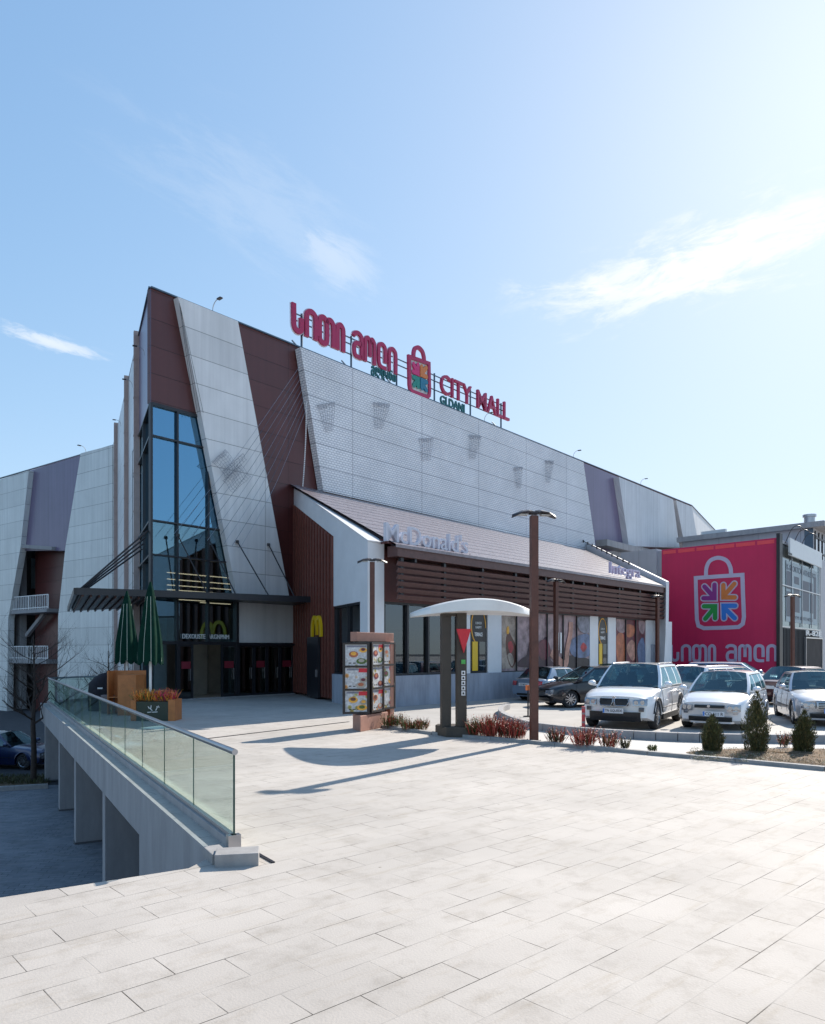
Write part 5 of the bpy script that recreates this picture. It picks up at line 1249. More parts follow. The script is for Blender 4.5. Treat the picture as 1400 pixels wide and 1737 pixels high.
# ================================================================== BOLLARD, MARKER
x, y = gp(990, 1240)
b_ = thing('bollard', 'short red and pale striped bollard on the curved kerb before the white estate car', 'bollard', (x, y, 0)); m = MB(); m.tube([(x, y, 0), (x, y, .62)], .045, 12); m.build('tube', 'bollard_red', b_, smooth=40)
m = MB(); m.tube([(x, y, .2), (x, y, .25)], .047, 12); m.tube([(x, y, .42), (x, y, .47)], .047, 12); m.tube([(x, y, .57), (x, y, .6)], .047, 12); m.build('band', 'mural_pink', b_)
x, y = gp(896, 1216)
b_ = thing('height_marker', 'thin black stand with an orange top beside the tall lamp post', 'marker post', (x, y, 0)); m = MB(); m.tube([(x, y, 0), (x, y, .95)], .025, 8); m.build('stem', 'black_metal', b_)
m = MB(); m.tube([(x, y, 0), (x, y, .03)], .15, 12); m.build('foot', 'black_metal', b_); m = MB(); m.box((x, y, .9), (.16, .04, .16)); m.build('top_plate', 'orange_cone', b_)

# ================================================================== PARASOLS, PLANTER, CABINET
def parasol(u, Y, ztop, zbot, rad, label):
    x = (u - CX) / FPX * Y
    t = thing('parasol', label, 'parasol', (x, Y, 0), group='folded green parasols')
    m = MB(); m.tube([(x, Y, 0), (x, Y, ztop - .02)], .038, 10); m.build('pole', 'white_paint', t, smooth=40)
    m = MB(); n = 48; rows = []
    for i in range(13):
        f = i / 12; z = ztop - (ztop - zbot) * f
        rr = .04 + rad * (f ** .75) * (1 - .12 * max(0, f - .75) * 4)
        rg = []
        for k in range(n):
            a = 2 * math.pi * k / n; fold = .24 * abs(math.sin(a * 4 + .3)) + .08 * math.sin(a * 3 + f * 2)
            r_ = rr * (1 - fold * min(1, f * 3)); zz = z - (.16 * abs(math.sin(a * 4 + .3 + 1.57)) if i == 12 else 0)
            rg.append((x + math.cos(a) * r_, Y + math.sin(a) * r_, zz))
        rows.append(rg)
    m.grid(rows, closed=True); rows2 = [rows[-1], [(x + (p[0] - x) * .5, Y + (p[1] - Y) * .5, zbot + .2) for p in rows[-1]]]; m.grid(rows2, closed=True)
    m.tube([(x, Y, ztop - .02), (x, Y, ztop + .07)], [.05, .03], 8); m.build('folded_cloth', 'umbrella_green', t, smooth=50)
    m = MB()
    for k in (3, 9, 27, 33, 39):
        a = [rows[i][k] for i in range(2, 13)]; m.tube([(p[0] + (p[0] - x) * .03, p[1] + (p[1] - Y) * .03, p[2]) for p in a], .008, 4)
    m.build('piping', 'umbrella_trim', t)
    m = MB(); m.box((x, Y, .04), (.5, .5, .08)); m.build('foot', 'dark_frame', t)
parasol(215.5, 24.5, 3.98, 1.75, .42, 'folded dark green parasol on the left, behind the orange cabinet')
parasol(255.5, 21.75, 4.02, 1.76, .40, 'folded dark green parasol on the right, standing in the planter')
pa = gp(222, 1223); pb = gp(294, 1224)
plx = thing('planter', 'dark green planter box with orange wood ends and flame-coloured plants', 'planter', ((pa[0] + pb[0]) / 2, pa[1], 0))
x0, x1, y0 = pa[0], pb[0], pa[1]
m = MB(); m.box(((x0 + x1) / 2, y0 + .30, .28), (x1 - x0 - .30, .56, .56)); m.build('panel', 'planter_green', plx)
m = MB(); m.box((x0 + .075, y0 + .30, .30), (.15, .62, .60)); m.build('end_board', 'orange_wood', plx, bevel=.008)
m = MB(); m.box((x1 - .10, y0 + .30, .31), (.20, .64, .62)); m.build('end_board', 'orange_wood', plx, bevel=.008)
m = MB(); pl = Plane((x0, y0), (1, 0))
pl.ribbon(m, [(.48, .44), (.52, .38), (.58, .42), (.60, .50)], .03, -.012, .02, px=False) if False else None
for pts in ([(.50, .42), (.53, .37), (.58, .37), (.59, .45)], [(.56, .36), (.62, .30)], [(.72, .30), (.76, .38), (.80, .44)], [(.74, .41), (.83, .40)], [(.48, .25), (.60, .26)], [(.62, .255), (.77, .262)]):
    pl.ribbon(m, pts, .02, -.005, .02, px=False)
m.build('emblem', 'white_paint', plx)
def blades(mb, cx, cy, z, rx, ry, n, h, w_, mats, spread=.5, up=.6, leafy=0):
    for _ in range(n):
        a = random.uniform(0, 2 * math.pi); r_ = math.sqrt(random.random()); x = cx + rx * r_ * math.cos(a); y = cy + ry * r_ * math.sin(a)
        hh = h * random.uniform(.45, 1.0); d = Vector((random.gauss(0, spread) + math.cos(a) * .3 * r_, random.gauss(0, spread) + math.sin(a) * .3 * r_, up + .4 * random.random())).normalized() * hh
        s = Vector((-d.y, d.x, 0)); s = (s.normalized() if s.length > 1e-4 else Vector((1, 0, 0))) * w_ * random.uniform(.6, 1.2); s.z = random.uniform(-.3, .3) * w_
        p = Vector((x, y, z)); mid = p + d * .55 + Vector((0, 0, hh * .06)); mb.cur = random.choice(mats)
        mb.face([p, mid - s, p + d, mid + s])
        for _k in range(leafy):
            q = p + d * random.uniform(.3, 1); e = Vector((random.gauss(0, 1), random.gauss(0, 1), random.uniform(-.2, 1))).normalized() * w_ * 3.4; f_ = e.cross(Vector((0, 0, 1))).normalized() * w_ * 1.1
            mb.cur = random.choice(mats); mb.face([q, q + e * .5 + f_, q + e, q + e * .5 - f_])
m = MB(); random.seed(3)
for cx_, mt in ((x0 + .25, [0, 0, 1, 3]), (x0 + .55, [0, 1, 1, 3]), (x0 + .8, [0, 1, 2, 3]), (x1 - .28, [2, 2, 0, 1])): blades(m, cx_, y0 + .3, .55, .24, .27, 110, .42, .014, mt, .45, .7, 6)
m.build('plants', ['flower_orange', 'flower_yellow', 'flower_pink', 'leaf_green'], plx)
# wooden cabinet
cx0 = (188 - CX) / FPX * 23.2; 
cb = thing('service_cabinet', 'open orange wooden service cabinet behind the railing beside the planter', 'cabinet', (-9.3, 23.2, 0))
m = MB(); X0, X1, X2 = (188 - CX) / FPX * 23.6, (200 - CX) / FPX * 23.0, (231 - CX) / FPX * 23.0
m.box(((X1 + X2) / 2, 23.02, .64), (X2 - X1, .04, 1.28)); m.box((X2 - .02, 23.4, .62), (.04, .72, 1.24)); m.box((X1 - .0, 23.35, .62), (.04, .62, 1.24)); m.box((X0, 23.62, .70), (.04, .5, 1.40)); m.build('side_panel', 'orange_wood', cb)
m = MB(); m.box(((X0 + X2) / 2, 23.85, .70), (X2 - X0, .04, 1.40)); m.build('back_panel', 'orange_wood', cb)
m = MB(); m.box(((X0 + X1) / 2, 23.6, .55), (X1 - X0 - .05, .44, .03)); m.box(((X1 + X2) / 2, 23.42, 1.26), (X2 - X1 - .05, .7, .03)); m.build('shelf', 'orange_wood', cb)
# black covered shape and stools
m = MB(); cxx = (174 - CX) / FPX * 25; rows = []
for z, rx, ry, dx in ((0, .48, .4, 0), (.5, .47, .4, 0), (.95, .44, .36, .03), (1.15, .34, .3, .10), (1.27, .2, .2, .17), (1.31, .02, .02, .2)):
    rows.append([(cxx + dx + rx * math.cos(a) * (1 + .06 * math.sin(a * 5 + z * 4)), 25 + ry * math.sin(a) * (1 + .06 * math.cos(a * 4)), z) for a in [2 * math.pi * k / 20 for k in range(20)]])
bc = thing('covered_furniture', 'black cloth-covered heap beside the orange cabinet', 'covered furniture', (cxx, 25, 0)); m.grid(rows, closed=True); m.build('cover', 'black_cloth', bc, smooth=70)
m = MB(); m.box((cxx + .08, 24.62, .78), (.16, .02, .05), rz=.3); m.build('label_strip', 'white_paint', bc)
for i, (u, lab) in enumerate(((179, 'left of two small grey blocks before the black cover'), (191, 'right of two small grey blocks before the black cover'))):
    xx = (u - CX) / FPX * 23.9
    s_ = thing('stone_block', lab, 'block', (xx, 23.9, 0), group='small grey blocks by the cabinet'); m = MB(); m.box((xx, 23.9, .30), (.21, .24, .60)); m.build('block', 'grey_stone', s_, bevel=.015)

# ================================================================== SHRUBS AND TREE
def conifer(u, vb, vt, wpx, label, seed):
    random.seed(seed); x, y = gp(u, vb); h = (vb - vt) / FPX * y; rw = wpx / FPX * y / 2
    t = thing('conifer_shrub', label, 'shrub', (x, y, .05), group='small dark conifers in the soil bed')
    m = MB(); m.tube([(x, y, .03), (x, y, h * .75)], [.03, .008], 6); m.build('trunk', 'bark', t)
    m = MB()
    lobes = [(0, 0, 1.0)] + [(random.uniform(-.4, .4) * rw, random.uniform(-.4, .4) * rw, random.uniform(.72, .9)) for _ in range(5)]
    for _ in range(7000):
        lx, ly, lh = random.choice(lobes); f = random.random() ** 1.1; z = .04 + f * h * lh
        prof = (.55 + .9 * f if f < .35 else 1.0 - ((f - .35) / .65) ** 1.6) * (1 if lh == 1 else .62); prof = max(.04, min(1, prof))
        a = random.uniform(0, 2 * math.pi); r_ = rw * prof * (.55 + .45 * random.random() ** .6) * (1 + .12 * math.sin(a * 3 + seed + z * 9))
        p = Vector((x + lx * (1 - f * .7) + math.cos(a) * r_, y + ly * (1 - f * .7) + math.sin(a) * r_, z))
        d = Vector((math.cos(a) * .45 + random.gauss(0, .25), math.sin(a) * .45 + random.gauss(0, .25), 1)).normalized() * random.uniform(.028, .07)
        s = d.cross(Vector((random.gauss(0, 1), random.gauss(0, 1), 0))).normalized() * random.uniform(.004, .009); m.cur = random.choice((0, 0, 1, 1, 2))
        m.face([p - s, p + s, p + d + s * .2, p + d - s * .2])
    m.build('foliage', ['leaf_dark', 'leaf_mid', 'leaf_dry'], t)
conifer(1209, 1277, 1217, 40, 'small rounded dark conifer, left of the three in the soil bed', 1)
conifer(1284, 1279, 1178, 52, 'tallest pointed dark conifer, middle of the three in the soil bed', 2)
conifer(1365, 1279, 1210, 42, 'rounded dark conifer, right of the three in the soil bed', 3)
def shrub(u, v, wpx, hpx, label, mats, pal, n=90, name='red_shrub', twig=True, seed=0, leafy=5):
    random.seed(seed + int(u)); x, y = gp(u, v); w_ = wpx / FPX * y / 2; h = hpx / FPX * y
    t = thing(name, label, 'shrub', (x, y, 0), group='shrubs along the plaza kerb')
    m = MB(); blades(m, x, y, 0.01, w_ * .85, w_ * .6, int(n * 1.7), h * 1.2, .012, mats, .32, 1.0, leafy); m.build('foliage', pal, t)
    if twig:
        m = MB()
        for _ in range(max(8, int(wpx / 3))):
            a = random.uniform(-1, 1); p = Vector((x + a * w_ * .6, y + random.uniform(-.2, .2) * w_, 0)); q = p + Vector((a * w_ * .3 + random.gauss(0, .05), random.gauss(0, .05), h * random.uniform(.7, 1.2))); m.tube([p, (p + q) / 2 + Vector((.01, 0, 0)), q], [.007, .005, .002], 4)
        m.build('stems', 'bark', t)
RP = ['leaf_red', 'leaf_pink', 'leaf_dry', 'leaf_green', 'leaf_dark']
for u, v, w_, h_, lab, mats, n in ((668, 1236, 40, 24, 'low yellow-green shrub beside the menu board base', [2, 3, 3, 0], 90), (703, 1240, 50, 20, 'low orange-tinged ground shrub left of the order point', [2, 2, 3, 0], 110),
                                   (806, 1251, 30, 32, 'green-edged red shrub right against the order point base', [3, 0, 3, 2], 90), (836, 1253, 46, 38, 'dense red-leaved shrub right of the order point', [0, 0, 1, 2], 170),
                                   (872, 1255, 42, 34, 'dense red shrub just left of the tall lamp post', [0, 0, 1, 4], 150), (944, 1263, 30, 26, 'sparse red shrub right of the tall lamp post', [0, 2, 4, 1], 60),
                                   (992, 1269, 38, 34, 'rosy twiggy shrub below the red bollard', [1, 1, 0, 2], 80), (1033, 1271, 32, 28, 'thin rosy shrub before the white estate car', [1, 0, 2], 50), (1059, 1273, 16, 20, 'smallest twiggy dry shrub by the kerb', [2, 4], 20),
                                   (1107, 1275, 18, 10, 'tiny green weed at the plaza kerb', [3, 3, 2], 26), (1330, 1268, 22, 26, 'thin rosy twigs between the two right conifers', [1, 4, 2], 26), (765, 1243, 14, 10, 'tuft of dry grass behind the order point base', [2, 2, 3], 20)):
    shrub(u, v, w_, h_, lab, mats, RP, n)
random.seed(5); m = MB()
for _ in range(1500):
    u = random.uniform(1172, 1480); v = random.uniform(1273, 1294 + (u - 1172) * .03); x, y = gp(u, v); blades(m, x, y, .045, .05, .05, 3, .085, .004, [0, 0, 1, 2], 1.2, .3)
tag(m.build('dry_grass', ['leaf_dry', 'interior_cream', 'leaf_green']), 'dry yellow grass and litter over the soil bed', 'grass', kind='stuff')
random.seed(6); m = MB()
for _ in range(2500):
    u = random.uniform(-120, 80); v = random.uniform(1318, 1332); x, y = gp(u, v, LOW); blades(m, x, y, LOW + .02, .12, .12, 1, .22, .012, [0, 1, 1], .5, .6)
tag(m.build('lower_ground_cover', ['leaf_mid', 'leaf_dark']), 'dark low ground cover beside the lower car park', 'ground cover', kind='stuff')
def bare_tree(x, y, z0, h, label, seed, lean=0):
    random.seed(seed); t = thing('bare_tree', label, 'tree', (x, y, z0)); mt = MB(); mbx = MB()
    def br(mb, p, d, L, r, lev):
        n = 5; pts = [p]; rr = [r]
        for i in range(n):
            d = (d + Vector((random.gauss(0, .10), random.gauss(0, .10), random.gauss(.05, .08)))).normalized(); pts.append(pts[-1] + d * L / n); rr.append(r * (1 - .62 * (i + 1) / n))
        mb.tube(pts, rr, 6 if lev < 2 else 3, cap=False)
        if lev < 4:
            for k in range((4, 5, 4, 3)[lev] if lev else 0):
                i = random.randint(1, n); a = random.uniform(0, 2 * math.pi); e = (d + Vector((math.cos(a), math.sin(a), random.uniform(-.1, .5))) * random.uniform(.5, .95)).normalized()
                br(mb, pts[i], e, L * random.uniform(.5, .75), rr[i] * .62, lev + 1)
        return pts, rr, d
    pts = [Vector((x, y, z0)), Vector((x + .02, y, z0 + h * .2)), Vector((x - .02, y, z0 + h * .38)), Vector((x + .05, y, z0 + h * .6)), Vector((x, y, z0 + h * .97))]
    mt.tube(pts, [.115, .10, .085, .05, .012], 8); mt.build('trunk', 'bark', t, smooth=60)
    for k in range(15):
        f = .33 + .6 * k / 15; p = pts[2].lerp(pts[4], max(0, (f - .38) / .6)) if f > .38 else pts[2]; a = k * 2.4 + random.uniform(-.3, .3)
        br(mbx, p, Vector((math.cos(a), math.sin(a), random.uniform(.25, .8))).normalized(), h * random.uniform(.26, .42) * (1.15 - f * .6), .045 * (1.2 - f), 1)
    mbx.build('crown', 'bark', t)
bare_tree((57 - CX) / FPX * 27, 27.0, LOW, 5.6, 'bare dark tree in the sunken strip by the left wing', 11)
bare_tree(-15.2, 36.5, LOW, 5.0, 'thin bare tree behind the far corner of the railing', 5)

# ================================================================== CARS
def car(label, cat, paint, L, W, H, belt, zb, hood, green, wr=.32, wb=(.0, .0), clear=.19, nose=None, group=None, name='parked_car', rim='rim', front='plain', plate_txt=None, plate_at=0, rack=False, lower_black=False, pos=(0, 0), ang=0, bow=.20, z=0, rear_plate=None):
    """x forward, y left. hood: list of (x fraction 0 rear..1 front, z) of the lower body's top; green: list of side columns ((xb,xt), glass_to_next)"""
    t = thing(name, label, cat, (0, 0, 0), group or 'parked cars')
    hl = L / 2; xf = hl - wb[0]; xr = -hl + wb[1]; R_ = wr * 1.17
    def interp(tb, x):
        for (a, za), (b, zb_) in zip(tb, tb[1:]):
            if x <= b: 
                f = (x - a) / (b - a) if b > a else 0; f = max(0, min(1, f)); return za + (zb_ - za) * f
        return tb[-1][1]
    hd = [((f - .5) * L, z_) for f, z_ in hood]
    xs = set(round(-hl + L * i / 44, 4) for i in range(45))
    for xc in (xf, xr):
        for a in range(0, 181, 12): xs.add(round(xc + R_ * math.cos(R(a)), 4))
    xs |= {round(hl - .04, 4), round(-hl + .04, 4), round(hl - .1, 4), round(-hl + .1, 4)}; xs = sorted(x for x in xs if -hl <= x <= hl)
    def hw(x):
        f = abs(x) / hl; return W / 2 * (1 - .035 * f ** 2 - .10 * max(0, (f - .80) / .20) ** 2.2)
    def zlow(x):
        zz = clear + .10 * max(0, (abs(x) / hl - .86) / .14)
        for xc in (xf, xr):
            if abs(x - xc) <= R_ + 1e-6: zz = max(zz, wr + math.sqrt(max(0, R_ * R_ - (x - xc) ** 2)))
        return zz
    def bend(x, y, z_=None):
        v = x - math.copysign(1, x) * bow * (abs(y) / (W / 2)) ** 2.2 * max(0, (abs(x) / hl - .45) / .55)
        if z_ is not None: v += math.copysign(1, x) * (.035 - .075 * ((z_ - .52) / .32) ** 2) * max(0, (abs(x) / hl - .88) / .12)
        return v
    def section(x):
        w_ = hw(x); zl = zlow(x); zt_ = interp(hd, x); e = .03 * (1 if abs(x) > hl - .01 else 0)
        sh = min(zt_ - .10, zt_ - .05)
        zl = min(zl, sh - .02)
        pts = [(0, clear + .02), (w_ - .24, clear + .02), (w_ - .24, zl)]
        for k in range(6):
            f = k / 5; zz = zl + (sh - zl) * f; g = (zz - clear) / (zt_ - clear)
            pts.append((w_ * (1 - .035 * abs(g - .45) ** 1.5 * 4 * (1 if g > .45 else .8)), zz))
        pts += [(w_ * .955, zt_ - .055), (w_ * .90, zt_ - .022), (w_ * .80, zt_ - .004), (w_ * .70, zt_ + .012), (w_ * .45, zt_ + .030), (0, zt_ + .038)]
        return pts
    rows = []
    for x in xs:
        s_ = section(x); full = [(bend(x, y, z_), y, z_) for y, z_ in s_] + [(bend(x, y, z_), -y, z_) for y, z_ in reversed(s_[1:-1])]
        rows.append(full)
    m = MB(); m.grid(rows, closed=True); m.face(rows[0]); m.face(rows[-1][::-1])
    # greenhouse: side columns
    cols = green; roof_z = H
    def gy(f): return (W / 2 * .90) * (1 - f) + (W / 2 * .70) * f
    def yb_at(x): return hw(x) * .93
    sides = []
    def colpts(xb_, xt_, side, nrow=5):
        out = []
        for k in range(nrow + 1):
            f = k / nrow; x = xb_ + (xt_ - xb_) * f; zb_ = interp(hd, xb_) - .02; zt_ = min(roof_z - .05, roof_z - .05)
            zt2 = zt_ - .035 * max(0, abs(xt_ - green_mid) / (L * .3)) ** 2
            z_ = zb_ + (zt2 - zb_) * f; y = yb_at(xb_) * (1 - f) + (W / 2 * .715) * f + .025 * math.sin(math.pi * f); out.append(Vector((x, y * side, z_)))
        return out
    green_mid = (cols[0][0][1] + cols[-1][0][1]) / 2
    glass = []; 
    for side in (1, -1):
        for i in range(len(cols) - 1):
            (xb0, xt0), g0 = cols[i]; (xb1, xt1), _ = cols[i + 1]
            a = colpts(xb0, xt0, side); b = colpts(xb1, xt1, side)
            if g0:
                # sill and header stay painted, window between
                m.face([a[0], b[0], a[0].lerp(a[1], .35), b[0].lerp(b[1], .35)][0:2] + [b[0].lerp(b[1], .35), a[0].lerp(a[1], .35)])
                m.face([a[5], b[5], b[4].lerp(b[5], .5), a[4].lerp(a[5], .5)])
                gm = MB(); aa = [a[0].lerp(a[1], .35)] + a[1:5] + [a[4].lerp(a[5], .5)]; bb = [b[0].lerp(b[1], .35)] + b[1:5] + [b[4].lerp(b[5], .5)]
                gm.grid([aa, bb]); glass.append(('side_window', gm))
            else: m.grid([a, b])
    # roof between the two upper edges
    Lc = [colpts(c[0][0], c[0][1], 1)[-1] for c in cols]; top_rows = []
    for p in Lc:
        top_rows.append([Vector((p.x, p.y * f, p.z + (.05 * (1 - abs(f) ** 2.5)))) for f in (1, .9, .7, .35, 0, -.35, -.7, -.9, -1)])
    m.grid(top_rows)
    # windscreen and rear window
    for idx, nm in ((0, 'windscreen'), (-1, 'rear_window')):
        (xb0, xt0), _ = cols[idx]; a = colpts(xb0, xt0, 1); sg_ = 1 if idx == 0 else -1
        if (idx == 0 and cols[0][0][0] < cols[-1][0][0]): sg_ = -1
        rws = []
        for k in range(6):
            f = k / 5; p = a[k]; bulge = .16 * (1 - f) + .06 * f
            rws.append([Vector((p.x + sg_ * bulge * (1 - abs(q) ** 2), p.y * q, p.z + (.05 * f * (1 - abs(q) ** 2.5)))) for q in (1, .97, .92, .7, .4, 0, -.4, -.7, -.92, -.97, -1)])
        # painted margins
        m.grid([[r_[j] for j in range(0, 3)] for r_ in rws]); m.grid([[r_[j] for j in range(8, 11)] for r_ in rws])
        gm = MB(); gm.grid([[r_[j] for j in range(2, 9)] for r_ in rws]); glass.append((nm, gm))
    # underside fill so nothing shows through
    body = m.build('body', paint, t, world=False, smooth=38, merge=True)
    for nm, gm in glass: gm.build(nm, 'car_glass', t, world=False, smooth=60)
    # cabin seen through the glass: dark deck, dashboard, seats, wheel
    m = MB(); xa_ = cols[0][0][0] + .02; xz_ = cols[-1][0][0] - .02; zd = interp(hd, 0) + .036
    xlo, xhi = min(xa_, xz_), max(xa_, xz_); nn = 10
    m.grid([[Vector((xlo + (xhi - xlo) * i / nn, yb_at(xlo + (xhi - xlo) * i / nn) * .955 * q, interp(hd, xlo + (xhi - xlo) * i / nn) + .012 + .028 * (1 - q * q))) for q in (-1, -.5, 0, .5, 1)] for i in range(nn + 1)])
    m.build('cabin_floor', 'cabin_dark', t, world=False)
    for xs_ in (.22 * (H - .9), -.85):
        for q in (-1, 1):
            m = MB(); cz_ = interp(hd, 0) + .03; top_z = H - .28
            rws = [[(xs_ - .10 * f + .05 * math.cos(a_), q * W * .20 + (.20 - .07 * f) * math.sin(a_), cz_ + (top_z - cz_) * f) for a_ in [j * math.pi / 6 for j in range(12)]] for f in (0, .35, .6, .66)]
            rws += [[(xs_ - .09 + .05 * math.cos(a_), q * W * .20 + .11 * math.sin(a_), cz_ + (top_z - cz_) * f) for a_ in [j * math.pi / 6 for j in range(12)]] for f in (.70, .92, 1)]
            m.grid(rws, closed=True); m.face(rws[-1]); m.build('seat', 'cabin_dark', t, world=False, smooth=60)
    m = MB(); xw_ = cols[0][0][0] - .62; m.tube([(xw_ + .05 * math.sin(a_), W * .20 + .17 * math.cos(a_), interp(hd, 0) + .08 + .15 * math.sin(a_)) for a_ in [j * math.pi / 8 for j in range(17)]], .014, 5); m.build('steering_wheel', 'plastic_black', t, world=False)
    m = MB(); m.tube([(cols[0][0][1] - .08, -.13, H - .16), (cols[0][0][1] - .08, .13, H - .16)], .03, 6); m.build('rear_view_mirror', 'plastic_black', t, world=False)
    # dark well behind the wheels
    m = MB(); m.box((0, 0, clear + .22), (L * .86, W - .52, .30)); m.build('chassis', 'plastic_black', t, world=False)
    # trim under and around windows
    m = MB()
    for side in (1, -1):
        seg = [c[0][0] for c in cols]
        for i in (len(cols) // 2,):
            xb0 = cols[i][0][0]
            y = hw(xb0) + .001
        for xd in [c[0][0] for j, c in enumerate(cols[1:-1]) if j % 2 == 1] + [cols[0][0][0] - .05]:
            zt_ = interp(hd, xd) - .08; pts = []
            for k in range(6):
                f = k / 5; z_ = clear + .12 + (zt_ - clear - .12) * f; g = (z_ - clear) / (interp(hd, xd) - clear); pts.append(Vector((xd, side * (hw(xd) * (1 - .035 * abs(g - .45) ** 1.5 * 4 * (1 if g > .45 else .8)) + .002), z_)))
            m.tube(pts, .005, 4)
        pts = [Vector((x, side * (hw(x) + .001), clear + .30)) for x in (xr + R_ + .05, (xr + xf) / 2, xf - R_ - .05)]; m.tube(pts, .012, 4)
    m.build('panel_gaps', 'plastic_black', t, world=False)
    for side in (1, -1):
        for xd in (cols[1][0][0] - .75 if len(cols) > 2 else 0, cols[1][0][0] - 1.75):
            pass
    m = MB()      # arch lips and window surround
    for xc in (xf, xr):
        for side in (1, -1):
            m.tube([(xc + (R_ + .01) * math.cos(a_), side * (hw(xc + (R_ + .01) * math.cos(a_)) * .992 + .004), wr + (R_ + .01) * math.sin(a_)) for a_ in [R(8 + 164 * j / 16) for j in range(17)]], .018, 5)
    m.build('arch_lip', 'plastic_black' if lower_black else paint, t, world=False, smooth=60)
    for side in (1, -1):
        m = MB(); lo_ = [colpts(c[0][0], c[0][1], side)[0] for c in cols[1:-1]]; hi_ = [colpts(c[0][0], c[0][1], side)[4].lerp(colpts(c[0][0], c[0][1], side)[5], .5) for c in cols[1:-1]]
        m.tube([(p.x, p.y * 1.006 + side * .006, p.z + .02) for p in lo_], .011, 5); m.tube([(p.x, p.y + side * .008, p.z) for p in hi_], .009, 5); m.build('window_trim', 'plastic_black', t, world=False)
    # door handles
    for side in (1, -1):
        for xd in (.0 * L, -.22 * L):
            m = MB(); m.box((xd, side * (hw(xd) - .002), interp(hd, xd) - .16), (.17, .035, .028)); m.build('door_handle', paint, t, world=False, bevel=.006)
    if lower_black:
        m = MB()
        for side in (1, -1): m.bar((xr + R_ + .02, side * (hw(0) - .02), clear + .06), (xf - R_ - .02, side * (hw(0) - .02), clear + .06), .07, .14)
        m.build('sill_trim', 'plastic_black', t, world=False)
    # mirrors
    for side in (1, -1):
        xm = cols[0][0][0] - .12; m = MB(); rws = []
        for k, (dx, s_) in enumerate(((.10, .3), (.06, .85), (0, 1), (-.05, 1), (-.055, .9))):
            rws.append([(xm + dx, side * (W / 2 + .09) + .105 * s_ * math.cos(a_), interp(hd, xm) + .09 + .075 * s_ * math.sin(a_)) for a_ in [j * math.pi / 5 for j in range(10)]])
        m.grid(rws, closed=True); m.face(rws[0]); m.face(rws[-1]); m.box((xm, side * (W / 2 - .02), interp(hd, xm) + .03), (.06, .16, .04)); m.build('mirror', paint, t, world=False, smooth=50)
    # wheels
    for xc in (xf, xr):
        for side in (1, -1):
            wx, wy = xc, side * (hw(xc) - .115)
            m = MB(); prof = [(-.10, wr * .72), (-.10, wr * .93), (-.07, wr), (.07, wr), (.10, wr * .93), (.10, wr * .70)]; n = 28; rws = []
            for dy, r_ in prof: rws.append([(wx + r_ * math.cos(2 * math.pi * k / n), wy + dy * side, wr + r_ * math.sin(2 * math.pi * k / n)) for k in range(n)])
            m.grid(rws, closed=True); w_ = m.build('wheel', 'tyre', t, world=False, smooth=50)
            m = MB(); rws = []
            for dy, r_ in ((.09, wr * .71), (.075, wr * .66), (.03, wr * .62), (.03, .0)): rws.append([(wx + r_ * math.cos(2 * math.pi * k / n), wy + dy * side, wr + r_ * math.sin(2 * math.pi * k / n)) for k in range(n)])
            m.cur = 1; m.grid(rws[2:], closed=True); m.cur = 0; m.grid(rws[:3], closed=True); ns_ = 10 if rim == 'rim' else 7
            for k in range(ns_):
                a = 2 * math.pi * k / ns_; p0 = Vector((wx + .03 * math.cos(a), wy + .075 * side, wr + .03 * math.sin(a))); p1 = Vector((wx + wr * .67 * math.cos(a), wy + .07 * side, wr + wr * .67 * math.sin(a)))
                m.bar(p0, p1, .03, .035)
            m.tube([(wx, wy + .05 * side, wr), (wx, wy + .095 * side, wr)], .045, 10)
            q = m.build('rim', ['rim', 'rim_dark'], t, world=False); q.parent = w_
    # ends
    nz = interp(hd, hl); 
    def surf(y, z_, end=1, o=.012): x = end * hl; return Vector((bend(x, y, z_) + end * o, y, z_))
    def patch(mat, y0, y1, z0, z1, name, end=1, o=.014, zt0=None, zt1=None, n=6, par_=None, wrap=0):
        m = MB(); rws = []
        for i in range(n + 1):
            y = y0 + (y1 - y0) * i / n; f = i / n; a0 = z0; a1 = z1 if zt0 is None else zt0 + (zt1 - zt0) * f
            rws.append([surf(y, a0, end, o), surf(y, (a0 + a1) / 2, end, o + .012), surf(y, a1, end, o)])
        back = [[p - Vector((end * .05, 0, 0)) for p in r_] for r_ in rws]
        m.grid(rws); m.grid([rws[0], back[0]]); m.grid([rws[-1], back[-1]]); m.grid([[r_[0] for r_ in rws], [r_[0] for r_ in back]]); m.grid([[r_[-1] for r_ in rws], [r_[-1] for r_ in back]])
        q = m.build(name, mat, t, world=False, smooth=40)
        if par_: q.parent = par_
        return q
    ww = hw(hl)
